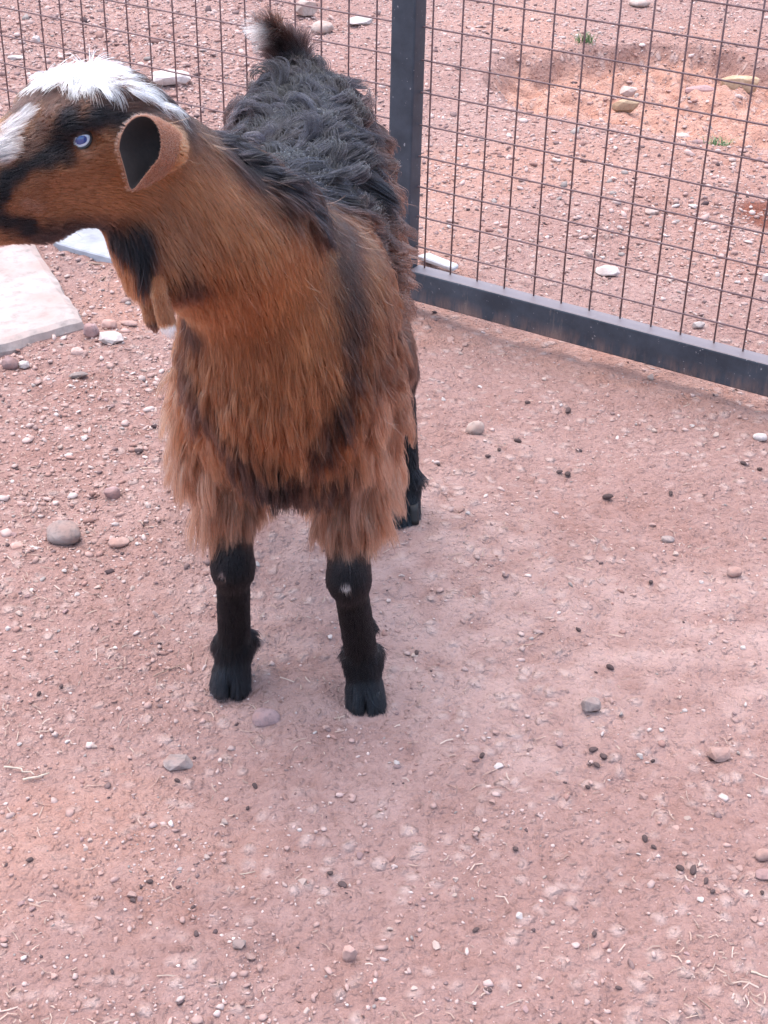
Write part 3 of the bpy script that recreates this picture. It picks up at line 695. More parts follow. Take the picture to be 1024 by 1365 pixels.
# front legs (image left / image right)
fl = [V3(-.222, 1.80, .50), V3(-.224, 1.815, .42), V3(-.213, 1.765, .245), V3(-.220, 1.797, .080), V3(-.226, 1.785, .022)]
fr = [V3(-.045, 1.78, .50), V3(-.050, 1.785, .42), V3(-.047, 1.730, .255), V3(-.027, 1.764, .085), V3(-.021, 1.748, .022)]
for L in (fl, fr):
    sx = .10 if L is fr else -.10
    cone(L[0], L[1], .058, .052, k=.04, flow=(sx, 0, -1), length=.088, lay=.80, col=TAN, dens=1.6, curl=.30)
    cone(L[1], L[1] * .62 + L[2] * .38, .046, .038, k=.03, flow=(sx, 0, -1), length=.072, lay=.78, col=TAN, dens=1.8, curl=.30)
    cone(L[1] * .5 + L[2] * .5, L[2], .032, .0245, k=.02, flow=(0, .1, -1), length=.016, lay=.92, col=BLK, grp='leg', dens=2.2)
    ell(L[2] + V3(0, -.004, .0), (.0265, .0255, .036), k=.015, flow=(0, 0, -1), length=.010, lay=.92, col=BLK, grp='leg', dens=2.4)
    cone(L[2], L[3], .0225, .0215, k=.012, flow=(0, .1, -1), length=.012, lay=.92, col=BLK, grp='leg', dens=2.4)
    ell(L[3] + V3(0, .004, 0), (.0225, .025, .024), k=.012, flow=(0, .5, -1), length=.020, lay=.8, col=BLK, grp='leg', dens=2.2)
    cone(L[3], L[4], .0220, .0265, k=.012, flow=(0, -.1, -1), length=.030, lay=.86, col=BLK, grp='leg', dens=2.4)
    ell(L[4] + V3(0, -.026, -.006), (.0050, .018, .030), k=.008, sub=True)                # cleft between the toes
# hind legs
hr = [V3(-.070, 2.24, .52), V3(-.022, 2.145, .40), V3(.022, 2.335, .270), V3(.040, 2.275, .085), V3(.038, 2.245, .022)]
hl = [V3(-.215, 2.24, .52), V3(-.258, 2.145, .40), V3(-.282, 2.335, .270), V3(-.292, 2.275, .085), V3(-.288, 2.235, .022)]
for L, s in ((hr, 1), (hl, -1)):
    cone(L[0], L[1], .078, .054, k=.05, flow=(s * .1, .3, -1), length=.06, lay=.82, col=BRN)
    cone(L[1], L[2], .052, .026, k=.03, flow=(0, .3, -1), length=.030, lay=.85, col=DBR, grp='body')
    ell(L[2] + V3(0, .008, .0), (.020, .026, .032), k=.02, flow=(0, .3, -1), length=.018, lay=.85, col=BLK, grp='leg', dens=1.5)
    cone(L[2], L[3], .0215, .019, k=.015, flow=(0, .2, -1), length=.016, lay=.88, col=BLK, grp='leg', dens=1.6)
    cone(L[3], L[4], .021, .0255, k=.015, flow=(0, 0, -1), length=.018, lay=.88, col=BLK, grp='leg', dens=1.6)
# tail, held up
cone((AX - .012, 2.32, .755), (AX - .034, 2.360, .805), .030, .020, k=.03, flow=(-.1, .2, 1), length=.035, lay=.6, col=BLK)
cone((AX - .034, 2.360, .810), (AX - .068, 2.338, .855), .019, .011, k=.02, flow=(-.5, -.3, .5), length=.030, lay=.6, col=DBR)
# head frame
HY, HP = math.radians(39), math.radians(11)
HF = V3(-math.cos(HY) * math.cos(HP), -math.sin(HY) * math.cos(HP), -math.sin(HP))
HS = V3(math.sin(HY), -math.cos(HY), 0); HU = np.cross(HF, HS); HU = HU if HU[2] > 0 else -HU
EYE = atY(108, 185, 1.50)
HO = EYE - .050 * HS - .018 * HU
RH = np.stack([HF, HS, HU])
def hd(f, s, u): return HO + f * HF + s * HS + u * HU
back = -HF
# neck
n0, n1_, n2_ = V3(AX + .004, 1.745, .675), V3(-.195, 1.66, .790), hd(-.078, 0, -.030)
NF = nrm((n0 - n2_)[None])[0]
cone(n0, n1_, .112, .090, k=.06, flow=NF + V3(0, 0, -.5), length=.030, lay=.93, col=RUF, dens=1.25)
cone(n1_, n2_, .088, .056, k=.045, flow=NF + V3(0, 0, -.3), length=.022, lay=.93, col=RUF, dens=1.5)
cone(hd(-.055, 0, -.055), atY(218, 345, 1.575), .040, .050, k=.03, flow=NF + V3(0, 0, -.6), length=.022, lay=.9, col=RUF, dens=1.6)   # throat
# head
HK = dict(grp='head', dens=3.0)
ell(hd(-.040, 0, .012), (.066, .052, .050), RH, k=.03, flow=back * .9 + HU * .1, length=.008, lay=.9, col=RUF, **HK)
cone(hd(-.02, 0, -.005), hd(.075, 0, -.018), .054, .037, k=.03, flow=back, length=.007, lay=.92, col=RUF, **HK)
cone(hd(.075, 0, -.018), hd(.125, 0, -.026), .0365, .0290, k=.02, flow=back, length=.005, lay=.92, col=RUF, **HK)
cone(hd(-.01, 0, .020), hd(.085, 0, .004), .036, .030, k=.025, flow=back, length=.007, lay=.9, col=RUF, **HK)        # bridge of the nose
ell(hd(.142, 0, -.020), (.022, .027, .022), RH, k=.015, flow=back, length=.004, lay=.9, col=BLK, **HK)
cone(hd(-.045, 0, -.050), hd(.045, 0, -.058), .044, .030, k=.03, flow=back + HU * -.1, length=.008, lay=.92, col=RUF, **HK)
cone(hd(.045, 0, -.058), hd(.118, 0, -.054), .0285, .0165, k=.015, flow=back, length=.007, lay=.9, col=RUF, **HK)
for s in (-1, 1):
    ell(hd(-.035, s * .030, -.035), (.045, .024, .042), RH, k=.03, flow=back, length=.008, lay=.92, col=RUF, **HK)      # cheek
    ell(hd(-.004, s * .036, .034), (.026, .020, .017), RH, k=.018, flow=back + HU * .2, length=.007, lay=.9, col=BLK, **HK)  # brow
    ell(hd(.012, s * .040, -.004), (.030, .014, .014), RH, k=.018, flow=back, length=.006, lay=.92, col=RUF, **HK)       # cheek bone
    ell(hd(-.001, s * .0535, .0175), (.0125, .0085, .0095), RH, k=.006, sub=True)                                       # eye socket
    ell(hd(.148, s * .020, -.014), (.011, .006, .0045), RH, k=.005, sub=True)                                           # nostril
    cone(hd(.150, s * .026, -.0455), hd(.072, s * .037, -.040), .0035, .0022, k=.004, sub=True)                          # mouth line
eb = atY(238, 203, 1.535); em = atY(187, 196, 1.478); ed_ = nrm((em - eb)[None])[0]
for s_m in (0, 1):                                                  # root of each ear, blended into the skull
    e0, e1 = (eb, ed_) if s_m == 0 else (eb - 2 * ((eb - HO) @ HS) * HS, ed_ - 2 * (ed_ @ HS) * HS)
    cone(e0 + e1 * .014, hd(-.078, .020 if s_m == 0 else -.020, -.022), .0155, .030, k=.030, flow=-e1, length=.007, lay=.94, col=SOR, **HK)
# mesh from the field
gvdb = openvdb.FloatGrid(0.09); gvdb.copyFromArray(SDF)
pts_, tris_, quads_ = gvdb.convertToPolygons(isovalue=0.0, adaptivity=0.0)
BV = pts_ * VOX + LO
BQ = np.array(quads_, int)
if len(tris_): BT = np.array(tris_, int)
else: BT = np.zeros((0, 3), int)
# a light smooth to take the voxel steps off
E2 = np.concatenate([BQ[:, [0, 1]], BQ[:, [1, 2]], BQ[:, [2, 3]], BQ[:, [3, 0]]])
cnt = np.zeros(len(BV)); np.add.at(cnt, E2[:, 0], 1)
for it in range(3):
    acc = np.zeros_like(BV)
    for k in range(3): acc[:, k] = np.bincount(E2[:, 0], BV[E2[:, 1], k], len(BV)) 
    BV = BV * .5 + .5 * acc / np.maximum(cnt, 1)[:, None]
GR = np.stack(np.gradient(SDF, VOX), -1).astype(np.float32)
def samp(p):                                                   # trilinear distance and gradient
    q = np.clip((p - LO) / VOX, 0, DIM - 1.001); i = q.astype(int); f = (q - i).astype(np.float32)
    d = 0; g = 0
    for a in (0, 1):
        for b in (0, 1):
            for c in (0, 1):
                w = (f[:, 0] if a else 1 - f[:, 0]) * (f[:, 1] if b else 1 - f[:, 1]) * (f[:, 2] if c else 1 - f[:, 2])
                d = d + w * SDF[i[:, 0] + a, i[:, 1] + b, i[:, 2] + c]; g = g + w[:, None] * GR[i[:, 0] + a, i[:, 1] + b, i[:, 2] + c]
    return d, nrm(g)
# ears and throat tassels: meshes welded on to the body mesh
EXV, EXF, EXC, EXN = [], [], [], 0
FUR_EXTRA = []                                                 # (verts, faces, colour fn, flow, length, lay, dens)
def add_extra(V, Fc, col):
    global EXN
    V = np.asarray(V); EXV.append(V); EXF.extend([tuple(k + EXN for k in f) for f in Fc]); EXC.append(np.broadcast_to(col, (len(V), 3)) if np.ndim(col) < 2 else col); EXN += len(V)
INNER = V3(.022, .017, .016)
def build_ear(base, axis, updir, L, hw, hh, s):
    """an upright cup: rings from a narrow base to an oval mouth that comes to a point below; lined with dark skin"""
    axis = nrm(axis[None])[0]; up = nrm((updir - axis * (updir @ axis))[None])[0]; sd_ = np.cross(axis, up)
    nr, ns = 12, 28; V = []; C_ = []
    def ring(t, shrink, off=0.0):
        r = []
        for k in range(ns):
            a = 6.2832 * k / ns; cx, cy = math.cos(a), math.sin(a)
            ww = hw * (.55 + .45 * math.sin(1.5 * t) ** 1.0) * (1.0 if cy > -.2 else 1.0 - .62 * ((-cy - .2) / .8) ** 1.2); h2 = hh * (.50 + .50 * math.sin(1.57 * t))
            tip = 1.0 + (.42 * t * (max(0, -cy)) ** 3)
            # the mouth is cut aslant, so the far wall reaches farther out
            ex = L * t + .010 * t * t * cx
            r.append(base + axis * (ex + off) + sd_ * (cx * ww * shrink) + up * (cy * h2 * shrink * tip))
        return r
    for j in range(nr): V += ring(j / (nr - 1), 1.0)
    V += ring(1.0, .965, .0008)
    for j in range(nr - 1, 7, -1): V += ring(j / (nr - 1), .94 - .10 * (nr - 1 - j))
    V.append(base + axis * L * .55); rows = nr + 1 + nr - 8
    Fc = [(j * ns + k, j * ns + (k + 1) % ns, (j + 1) * ns + (k + 1) % ns, (j + 1) * ns + k) for j in range(rows - 1) for k in range(ns)]
    Fc += [((rows - 1) * ns + k, (rows - 1) * ns + (k + 1) % ns, len(V) - 1) for k in range(ns)]
    V = np.array(V); col = np.empty((len(V), 3)); col[:nr * ns] = EARC; col[nr * ns:(nr + 1) * ns] = EARC * 1.15; col[(nr + 1) * ns:] = INNER
    add_extra(V, Fc, col)
    FUR_EXTRA.append(dict(V=V, F=Fc[:(nr - 1) * ns], col=lambda p: np.broadcast_to(EARC, (len(p), 3)), flow=axis, length=.0065, lay=.93, dens=2.5))
eb = atY(238, 203, 1.535); em = atY(187, 196, 1.478)
build_ear(eb, em - eb, V3(0.06, 0, 1), np.linalg.norm(em - eb), .0190, .0320, 1)
eb2 = 2 * (HO - HO) + eb - 2 * ((eb - HO) @ HS) * HS; ax2 = (em - eb) - 2 * ((em - eb) @ HS) * HS
build_ear(eb2 + HU * -.012, ax2 + V3(0, 0, -.035), V3(0, 0, 1), np.linalg.norm(em - eb), .0225, .0325, -1)
def tassel(a, b, c, tipcol, flow):
    pth = [a + (b - a) * t for t in np.linspace(0, 1, 6)] + [b + (c - b) * t for t in np.linspace(.2, 1, 6)]
    rad = list(np.linspace(.0070, .0088, 8)) + [.0092, .009, .0075, .003]
    V, Fc = tube(pth, rad, 10); V = np.array(V)
    tt = np.repeat(np.arange(12) / 11, 10)
    col = np.where((tt > .86)[:, None], tipcol, RUF)
    add_extra(V, Fc, col)
    FUR_EXTRA.append(dict(V=V, F=Fc[:-2], col=lambda p, a=a, c=c, tc=tipcol: np.where((((p - a) @ (c - a)) / ((c - a) @ (c - a)) > .86)[:, None], tc, RUF), flow=nrm((c - a)[None])[0], length=.007, lay=.95, dens=2.5))
tassel(atY(212, 340, 1.545), atY(212, 392, 1.515), atY(227, 446, 1.51), WHT, None)
tassel(atY(202, 345, 1.56), atY(196, 395, 1.545), atY(207, 438, 1.54), BRN, None)
# all the body's geometry in one mesh
BVA = np.concatenate([BV] + EXV); nb = len(BV)
faces_all = [tuple(q[::-1]) for q in BQ] + [tuple(q[::-1]) for q in BT] + [tuple(k + nb for k in f) for f in EXF]

# ---- region attributes carried by the forms
def region(p, soft=.016):
    W = np.zeros((len(p), len(PRIM)), np.float32)
    for k, pr in enumerate(PRIM):
        d = d_cone(p, *pr['args']) if pr['kind'] == 'cone' else d_ell(p, *pr['args'])
        W[:, k] = np.exp(-np.clip(d, -.02, .4) / soft)
    W /= W.sum(1, keepdims=True)
    g = lambda key: W @ np.array([pr[key] for pr in PRIM], np.float32)
    return dict(flow=g('flow'), length=g('length'), lay=g('lay'), col=g('col'), dens=g('dens'), curl=g('curl'), head=W @ np.array([pr['grp'] == 'head' for pr in PRIM], np.float32))
bvh = BVHTree.FromPolygons([tuple(v) for v in BV], [tuple(int(k) for k in q) for q in BQ])
def hit(u, v):
    d = ray(u, v); r = bvh.ray_cast(Vector(CAM), Vector(d / np.linalg.norm(d)))
    return None if r[0] is None else (np.array(r[0]), F_PX / ((np.array(r[0]) - CAM) @ FW))
# patches of the coat: picked on the animal at its nearest surface, kept as balls in space
BLOBS = []
def patch(col, spots, strength=1.0, length=None, lift=None, mirror=False, hard=2.0):
    for u, v, r in spots:
        h = hit(u, v)
        if h is None: continue
        c, ppm = h; BLOBS.append((c, r / ppm, col, strength, length, lift, hard))
        if mirror: 
            q = c - 2 * ((c - HO) @ HS) * HS; BLOBS.append((q, r / ppm, col, strength, length, lift, hard))
# neck crest, withers, back
def blob(c, r, col, strength=1.0, length=None, lift=None, hard=2.0): BLOBS.append((np.asarray(c, float), r, col, strength, length, lift, hard))
CREST = [hd(-.105, .02, .020), n1_ + V3(.045, .055, .070), n0 * .5 + n1_ * .5 + V3(.035, .075, .085), n0 + V3(.02, .085, .100), V3(AX + .01, 1.86, .79)]
for a, b in zip(CREST[:-1], CREST[1:]):
    for t in (0, .5): blob(a + (b - a) * t, .058, BLK, .98, .042, .24)
blob(CREST[-1], .085, BLK, .97, .055, .4)
patch(BLK, [(340, 220, 38), (372, 242, 40), (405, 262, 36), (385, 215, 36), (300, 190, 28)], 1, .055, .38)
patch(BLK, [(400, 120, 60), (440, 170, 60), (470, 220, 50), (490, 250, 34)], .95, .055, .36)
patch(BLK, [(420, 285, 24), (435, 300, 16), (322, 205, 24), (345, 232, 24)], .9, .045, .25)
patch(DBR, [(345, 262, 22), (378, 280, 26), (410, 302, 24), (320, 235, 16)], .85, .045, .22)
patch(BRN, [(505, 230, 26), (495, 180, 16)], .8)
patch(SOR, [(472, 315, 14), (482, 345, 12)], .6)
patch(BRN, [(500, 330, 36), (515, 400, 40), (520, 300, 30), (510, 470, 36), (500, 520, 30)], .7)
patch(DBR, [(450, 310, 26), (458, 350, 26), (463, 395, 24), (468, 440, 20), (472, 490, 18), (537, 330, 12), (532, 390, 12), (528, 440, 14)], .9)
# chest: dark lines framing a rufous middle, dark fringe below (hair hangs, so roots sit above what shows)
patch(RUF, [(330, 440, 50), (380, 480, 50), (400, 420, 50), (350, 380, 50), (400, 350, 40), (360, 530, 36)], .7)
patch(SOR, [(330, 310, 45), (290, 270, 40), (380, 390, 40), (410, 450, 34), (250, 250, 30)], .6)
patch(TAN, [(240, 560, 26), (236, 600, 30), (255, 640, 32), (285, 660, 26), (470, 610, 30), (450, 650, 30), (490, 640, 32), (500, 580, 28), (505, 530, 22)], .95, .090)
patch(DBR, [(246, 385, 32), (250, 425, 34), (246, 465, 32), (252, 500, 30), (266, 535, 30), (290, 565, 28), (315, 585, 26)], 1)
patch(DBR, [(452, 300, 30), (460, 345, 32), (466, 390, 30), (470, 435, 26), (470, 480, 22)], .9)
patch(BLK, [(320, 605, 20), (345, 615, 22), (375, 622, 22), (402, 615, 20), (428, 590, 20), (446, 560, 20), (458, 525, 18), (335, 645, 16), (370, 655, 18), (405, 645, 16)], .97, .050)
blob(V3(AX - .076, 2.322, .832), .022, WHT, 1, .030, .3, 3)
blob(V3(AX - .040, 2.36, .85), .022, BRN, .9, .035, .5, 2)
# face
patch(BLK, [(125, 158, 24), (150, 156, 24), (170, 165, 17), (95, 172, 18), (78, 195, 20), (65, 212, 18), (45, 220, 18), (28, 232, 16), (10, 240, 16), (88, 212, 13), (118, 148, 18), (90, 150, 15), (0, 250, 14)], 1, None, None, True, 3)
patch(DBR, [(140, 128, 20), (110, 125, 18), (165, 135, 18), (180, 150, 12), (88, 128, 16), (75, 140, 12), (195, 150, 12)], .95, None, None, True)
patch(BRN * 1.25, [(62, 150, 12), (50, 172, 14), (38, 190, 14), (30, 205, 10)], .95, None, None, True, 3)
patch(SOR, [(120, 250, 40), (170, 250, 36), (80, 270, 24), (150, 215, 16)], .6, None, None, True)
patch(TAN, [(112, 204, 7), (42, 277, 11), (30, 270, 7)], .6, None, None, True)
patch(BLK, [(15, 298, 19), (28, 304, 15), (0, 290, 19), (2, 262, 10), (-10, 275, 14), (35, 298, 10)], 1, None, None, True, 3)
patch(BLK, [(85, 312, 14), (105, 315, 14), (122, 312, 11), (65, 318, 10)], .95, .016)
patch(BLK, [(160, 315, 18), (178, 322, 20), (192, 340, 18), (150, 312, 12), (188, 358, 14)], 1, .034, .25, False, 3)
patch(BLK, [(250, 150, 16), (225, 160, 10)], .9, .03)
patch(DBR, [(45, 128, 24), (30, 140, 20), (60, 135, 22), (85, 130, 20), (20, 150, 16)], .97, .012, .15, True)
patch(GRW, [(10, 172, 14), (28, 158, 10), (2, 192, 14), (0, 208, 12), (-15, 200, 16)], 1, .020, .25, False, 3)
patch(WHT, [(110, 100, 26), (80, 104, 16), (140, 106, 16), (62, 108, 8), (165, 112, 10), (185, 122, 8), (200, 132, 8), (212, 140, 7), (100, 90, 14), (130, 92, 14)], 1, .034, .42, False, 3)
for dx in (-.075, -.04, 0, .04, .075):                              # ragged black fringe under the brisket
    blob(V3(AX + .004 + dx, 1.66, .455), .034, BLK, .97, .062, .25)
    blob(V3(AX + .004 + dx, 1.72, .435), .034, BLK, .9, .055, .25)
for f_ in (-.02, .01, .04, .07):                                    # dark fringe along the jaw
    blob(hd(f_, .022, -.090 + .30 * max(0, f_ - .03)), .026, BLK, .97, .014, .25)
for L in (fl, fr, hr, hl):                                          # feet bluer and lighter than the legs
    blob(L[4] + V3(0, -.006, .020), .034, V3(.017, .022, .029), .9, None, None, 3)
# legs: wisps behind the fetlocks
for L in (fl, fr, hr, hl):
    for sx in (-1, 1): blob(L[3] + V3(sx * .016, .022, .01), .020, BLK, .9, .034, .5, 3)
    blob(L[2] * .45 + L[3] * .55 + V3(.012, .02, 0), .015, BLK, .9, .026, .45, 3)
patch(V3(.42, .33, .31), [(296, 766, 5)], .9, .004, None, False, 4)
patch(V3(.50, .46, .44), [(461, 783, 7)], 1, .004, None, False, 4)
patch(V3(.10, .030, .022), [(496, 828, 9)], .8, None, None, False, 3)
def coat(p):
    R = region(p); col = R['col'].astype(float); ln = R['length'].astype(float); lift = 1 - R['lay'].astype(float)
    wob = p + .010 * np.stack([vnoise(p, 38, 11), vnoise(p, 38, 12), vnoise(p, 38, 13)], 1)
    for c, r, cc, st, bl, lf, hard in BLOBS:
        d = np.linalg.norm((wob if r > .012 else p) - c, axis=1) / r
        w = st * np.exp(-np.power(np.minimum(d, 6) / 1.05, 2 * hard * .8))
        col = col * (1 - w[:, None]) + cc * w[:, None]
        if bl is not None: ln = ln * (1 - w) + bl * w
        if lf is not None: lift = lift * (1 - w) + lf * w
        if lf is not None and lf >= .36: R['curl'] = R['curl'] * (1 - w) + .5 * w
    R['col'] = col; R['length'] = ln; R['lift'] = lift
    return R
goat = empty('goat', (AX, 1.98, 0.0))
tag(goat, 'long haired brown and black goat with blue eye and white forehead tuft', 'goat')
GO = np.array(goat.location)
cb = coat(BV)
vcol = np.concatenate([cb['col'] * .75] + [np.asarray(c) for c in EXC])
M_SKIN = mat_attr('goat_skin', 'skin', .85, 220, .35, .25, .001)
me = bpy.data.meshes.new('body'); me.from_pydata([tuple(v) for v in (BVA - GO)], [], faces_all); me.update()
me.polygons.foreach_set('use_smooth', [True] * len(me.polygons))
at = me.attributes.new('skin', 'FLOAT_COLOR', 'POINT'); at.data.foreach_set('color', np.concatenate([vcol, np.ones((len(vcol), 1))], 1).astype(np.float32).ravel())
me.materials.append(M_SKIN)
body = bpy.data.objects.new('body', me); COL.objects.link(body); body.parent = goat

# ---- hair
NS = 7                                                         # points along a hair
def surf_points(V, Fq, n, w=None):
    T = np.concatenate([Fq[:, [0, 1, 2]], Fq[:, [0, 2, 3]]]); a, b, c = V[T[:, 0]], V[T[:, 1]], V[T[:, 2]]
    nr = np.cross(b - a, c - a); ar = np.linalg.norm(nr, axis=1) / 2
    if w is not None: ar = ar * w[T].mean(1)
    t = rng.choice(len(T), n, p=ar / ar.sum()); u = rng.random(n); v = rng.random(n); f = u + v > 1; u[f] = 1 - u[f]; v[f] = 1 - v[f]
    return a[t] + u[:, None] * (b[t] - a[t]) + v[:, None] * (c[t] - a[t])
def grow(p, nv, flow, ln, lift, curl, grav, jit, ph, dj, seed):
    n = len(p); ft = flow - nv * np.sum(flow * nv, 1, keepdims=True); ft = nrm(ft)
    s2 = np.cross(nv, ft)                                       # slow changes of direction give waves and partings
    wv = (.40 * vnoise(p, 14, seed) + .35 * vnoise(p, 33, seed + 1)) * (.35 + .9 * curl)
    ft = nrm(ft + s2 * wv[:, None] + rng.normal(0, 1, (n, 3)) * jit[:, None] + dj)
    d = nrm(ft * (1 - lift)[:, None] + nv * lift[:, None])
    out = [p - nv * .001]; q = p.copy(); st = ln / (NS - 1)
    amp = curl * .95
    for k in range(1, NS):
        t = k / (NS - 1)
        g = d + V3(0, 0, -1) * grav[:, None] * .24 + s2 * (amp * np.sin(ph + 5.0 * t))[:, None] * .6 + nv * (amp * np.cos(ph + 5.0 * t))[:, None] * .42
        d = nrm(g); q = q + d * st[:, None]
        s, gr = samp(q); need = .0012 + .18 * lift * st * k
        push = np.maximum(0, need - s); q = q + gr * np.minimum(push, .02)[:, None]
        q[:, 2] = np.maximum(q[:, 2], .003)
        out.append(q.copy())
    return np.stack(out, 1)
def leaders(P, frac, w):
    n = len(P); lead = rng.choice(n, max(50, int(n * frac)), replace=False, p=w / w.sum()); kd = KDTree(len(lead))
    for i, j in enumerate(lead): kd.insert(P[j], i)
    kd.balance(); near = np.fromiter((kd.find(q)[1] for q in P), int, n)
    return lead, near
def make_fur(N):
    R0_ = region(BV); w = R0_['dens'].astype(float)
    low = BV[:, 2] < .02; w[low] *= .3
    w *= np.where((BV[:, 1] > 2.12) & (BV[:, 2] < .6), .55, 1.0)
    P = surf_points(BV, BQ, N, w); d, nv = samp(P); P = P - nv * d[:, None]
    ey = np.minimum(np.linalg.norm(P - hd(-.001, .052, .0175), axis=1), np.linalg.norm(P - hd(-.001, -.052, .0175), axis=1))
    k = ey > .0125; P = P[k]; nv = nv[k]; n = len(P)
    R = coat(P)
    long_ = sst(.012, .05, R['length']); shag = np.clip(.28 + R['curl'] + sst(.045, .08, R['length']), 0, 1) * long_
    lead, near = leaders(P, 1 / 24, 1.6 - 1.2 * shag); nl = len(lead); L = lead[near]
    lf = (.74 + .52 * rng.random(nl))[near]
    ln = R['length'] * (1 + (lf - 1) * shag) * (.80 - .16 * shag + (.35 + .28 * shag) * rng.random(n))
    lc = np.exp(.30 * rng.normal(size=nl))[near]
    col = R['col'] * (1 + (lc - 1) * (.3 + .6 * shag))[:, None] * (1 + .22 * rng.normal(size=(n, 1))).clip(.5, 1.6)
    st = rng.random(n); col = np.where((st < .05)[:, None] & (col.max(1) > .05)[:, None], col * .4, col); col = np.where((st > .97)[:, None] & (col.max(1) > .05)[:, None] & (col.max(1) < .3)[:, None], col * 1.7, col)
    curl = R['curl'] * long_
    # head tuft: radiates from the poll
    top = hd(-.055, .005, .066); rad = nrm(P - top)
    wt = sst(.5, .8, R['col'].min(1))[:, None] * sst(.0, .05, (P - HO) @ HU - 0)[:, None]
    flow = R['flow'] * (1 - wt) + wt * (rad + HS * .5 + HU * .1)
    ph = rng.random(nl)[near] * 6.28; dj = (rng.normal(0, 1, (nl, 3)) * .24)[near] * (.15 + .75 * shag * (.55 + .6 * curl))[:, None]
    strands = grow(P, nv, flow, ln, np.clip(R['lift'] + (.07 * rng.normal(size=n) + (.09 * rng.normal(size=nl))[near]) * shag, .03, .8), curl, .15 + .9 * long_, .05 + .07 * long_, ph, dj, 200)
    # locks: each hair leans towards its leader, more so at the tip
    t = np.linspace(0, 1, NS)[None, :, None]
    same = sst(.030, .016, np.linalg.norm(P - P[L], axis=1))[:, None, None]
    cl = (.12 + .64 * shag[:, None, None] * (.55 + .55 * rng.random((n, 1, 1)))) * same
    shift = (strands[L] - strands) * (1 - (.12 * rng.random((n, 1, 1))))
    strands = strands + np.clip(cl, 0, .95) * t ** 1.15 * shift
    # flyaways
    fly = (rng.random(n) < .03 * long_)[:, None, None]; strands = strands + fly * t ** 2 * rng.normal(0, .008, (n, 1, 3))
    strands[..., 2] = np.maximum(strands[..., 2], .003)
    rad_ = (.00030 + .00020 * long_)[:, None] * (1 - .75 * np.linspace(0, 1, NS)[None] ** 1.5)
    return strands, rad_, np.clip(col, .004, .95)
SA, RA, CA = make_fur(300000)
ES, ER, EC = [], [], []
for e in FUR_EXTRA:
    Fq = np.array(e['F']); V = e['V']; ar = np.linalg.norm(np.cross(V[Fq[:, 1]] - V[Fq[:, 0]], V[Fq[:, 3]] - V[Fq[:, 0]]), axis=1).sum()
    n = int(ar * 9e5); a = surf_points(V, Fq, n); tri = BVHTree.FromPolygons([tuple(v) for v in V], [tuple(f) for f in e['F']])
    nn = np.array([tri.find_nearest(Vector(q))[1][:] for q in a]); ctr = V.mean(0); sg = np.sign(np.sum(nn * (a - ctr), 1)); nn = nn * np.where(sg == 0, 1, sg)[:, None]
    fl_ = np.broadcast_to(e['flow'], a.shape); ft = nrm(fl_ - nn * np.sum(fl_ * nn, 1, keepdims=True)); d = nrm(ft * e['lay'] + nn * (1 - e['lay']) * 3 + .12 * rng.normal(size=a.shape))
    t = np.linspace(0, 1, NS)[None, :, None]; Ls = (e['length'] * (.6 + .6 * rng.random(n)))[:, None, None]
    ES.append(a[:, None] + d[:, None] * t * Ls); ER.append(np.broadcast_to(.00028 * (1 - .7 * np.linspace(0, 1, NS))[None], (n, NS))); EC.append(e['col'](a) * (.8 + .4 * rng.random((n, 1))))
SA = np.concatenate([SA] + ES); RA = np.concatenate([RA] + ER); CA = np.concatenate([CA] + EC)
hc = bpy.data.hair_curves.new('coat'); n = len(SA); hc.add_curves([NS] * n)
hc.attributes['position'].data.foreach_set('vector', (SA - GO).astype(np.float32).ravel())
ra = hc.attributes.get('radius') or hc.attributes.new('radius', 'FLOAT', 'POINT'); ra.data.foreach_set('value', RA.astype(np.float32).ravel())
fc = hc.attributes.new('fur_color', 'FLOAT_COLOR', 'CURVE'); fc.data.foreach_set('color', np.concatenate([CA, np.ones((n, 1))], 1).astype(np.float32).ravel())
hc.materials.append(M_FUR)
coat_o = bpy.data.objects.new('coat', hc); COL.objects.link(coat_o); coat_o.parent = goat

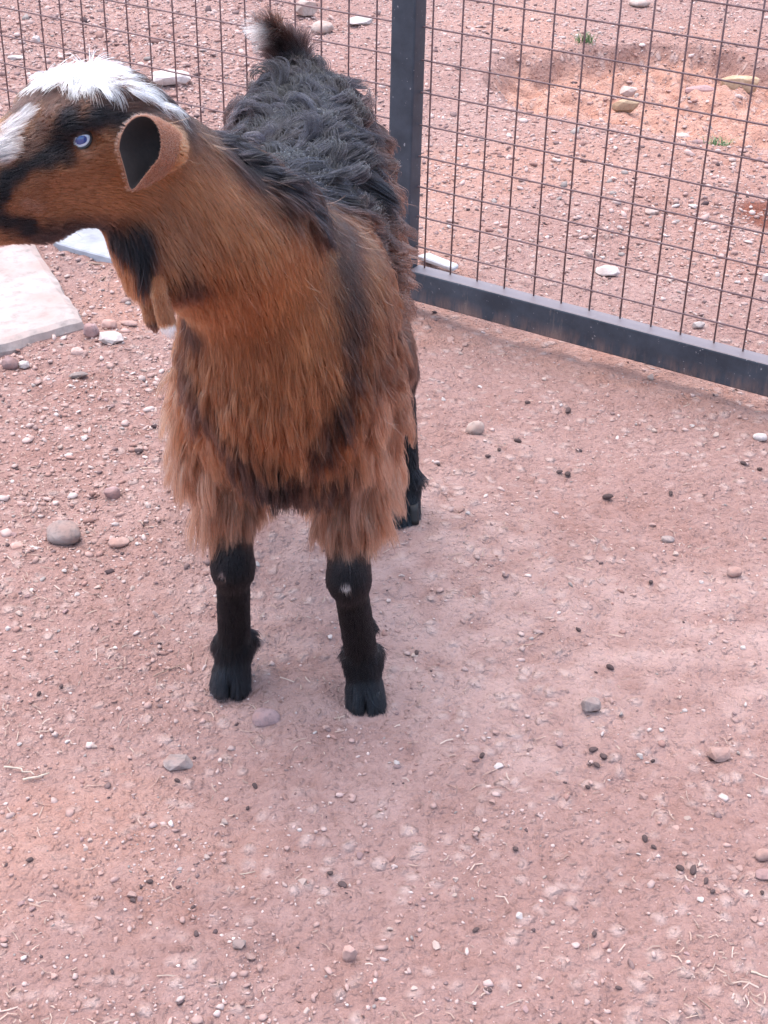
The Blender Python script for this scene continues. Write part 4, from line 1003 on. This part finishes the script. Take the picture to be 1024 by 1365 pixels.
# ---- eyes: pale ring, blue centre, dark lids
def eye_mat():
    t = NT('pale_blue_eye'); co = t.n('TexCoord').outputs['Object']
    n = t.noise(900, 3, .5, co); c = t.mix(t.ramp(n.outputs[0], .3, .7), (.50, .62, .80), (.80, .86, .92))
    t.link(c, t.b.inputs['Base Color']); t.b.inputs['Roughness'].default_value = .12; t.b.inputs['Coat Weight'].default_value = 1; t.b.inputs['Coat Roughness'].default_value = .02
    return t.m
M_EYE = eye_mat(); M_PUP = mat_plain('blue_pupil', (.02, .055, .20), .08, 1); M_LID = mat_plain('eyelid_skin', (.020, .017, .018), .5)
for s in (1, -1):
    c = hd(-.001, s * .0435, .0170); out = nrm((HS * s * .96 + HF * .25 + HU * .10)[None])[0]; lng = nrm((HF - out * (HF @ out))[None])[0]; upv = np.cross(out, lng); upv = upv if upv[2] > 0 else -upv
    Rm = np.stack([lng, upv, out], 1); r = .0118
    bm = bmesh.new(); bmesh.ops.create_uvsphere(bm, u_segments=28, v_segments=18, radius=1)
    V = np.array([v.co[:] for v in bm.verts]); bm.verts.index_update(); Fc = [tuple(v.index for v in f.verts) for f in bm.faces]; bm.free()
    e = mesh_obj('eye', c + (V * r) @ Rm.T, Fc, M_EYE, goat, True)
    # pupil: a wide oval cap following the ball
    pv = [c + Rm @ V3(0, 0, r * 1.012)]; m = 24
    for ringk in (1, 2, 3):
        for k in range(m):
            a = 6.2832 * k / m; x = .56 * ringk / 3 * math.cos(a); y = .38 * ringk / 3 * math.sin(a) + .02
            z = math.sqrt(max(0, 1 - x * x - y * y)); pv.append(c + Rm @ (V3(x, y, z) * r * (1.012 if ringk < 3 else 1.0)))
    pf = [(0, 1 + k, 1 + (k + 1) % m) for k in range(m)] + [(1 + (q - 1) * m + k, 1 + q * m + k, 1 + q * m + (k + 1) % m, 1 + (q - 1) * m + (k + 1) % m) for q in (1, 2) for k in range(m)]
    pm = mesh_obj('pupil', pv, pf, M_PUP, goat, True); pm.parent = e
    e_loc = goat.location
    # lids: an almond of skin round the opening
    path = []
    for k in range(25):
        a = 6.2832 * k / 24; x = .93 * math.cos(a); y = .70 * math.sin(a) * (1 if math.sin(a) < 0 else .78)
        rr = math.hypot(x, y); z = math.sqrt(max(.02, 1 - min(rr, .98) ** 2)); path.append(c + Rm @ (V3(x, y, z) * r * 1.06))
    V_, F_ = tube(path, [.0017 + .0004 * max(0, math.sin(6.2832 * k / 24)) for k in range(25)], 8); lid = mesh_obj('eyelid', V_, F_, M_LID, goat, True)
# ---- hooves
def hoof(L, yaw):
    f0 = L[4].copy()
    for s in (-1, 1):
        bm = bmesh.new(); bmesh.ops.create_cube(bm, size=1); bmesh.ops.subdivide_edges(bm, edges=bm.edges, cuts=3, use_grid_fill=True)
        V = np.array([v.co[:] for v in bm.verts]); bm.verts.index_update(); Fc = [tuple(v.index for v in f.verts) for f in bm.faces]; bm.free()
        V = V * 2; W = V.copy(); rr = np.maximum(np.abs(V[:, 0]), np.abs(V[:, 1])); ln = np.maximum(np.hypot(V[:, 0], V[:, 1]), 1e-6); sc = np.where(rr > 0, rr / ln, 1) 
        W[:, 0] = V[:, 0] * (.45 + .55 * sc); W[:, 1] = V[:, 1] * (.45 + .55 * sc)
        x = W[:, 0] * .0115 * (1 - .28 * sst(.2, -1, W[:, 1])) ; y = W[:, 1] * .024; z = (W[:, 2] + 1) / 2 * .030
        y = y + .010 * (z / .030) * sst(.4, -1, W[:, 1]); x = x * (1 - .15 * z / .03)
        p = np.stack([x + s * .0125, y - .004, z + .001], 1); ca, sa = math.cos(yaw + s * .10), math.sin(yaw + s * .10)
        p[:, :2] = np.stack([p[:, 0] * ca - p[:, 1] * sa, p[:, 0] * sa + p[:, 1] * ca], 1)
        g = float(gz(f0[0], f0[1])[0]); p = p + V3(f0[0], f0[1], g)
        mesh_obj('hoof_claw', p, Fc, M_HOOF, goat, True)
for L, yaw in ((fl, -.05), (fr, .08), (hr, .1), (hl, -.1)): hoof(L, yaw)
print('triangles', sum(len(o.data.polygons) * 2 for o in scene.objects if o.type == 'MESH'))
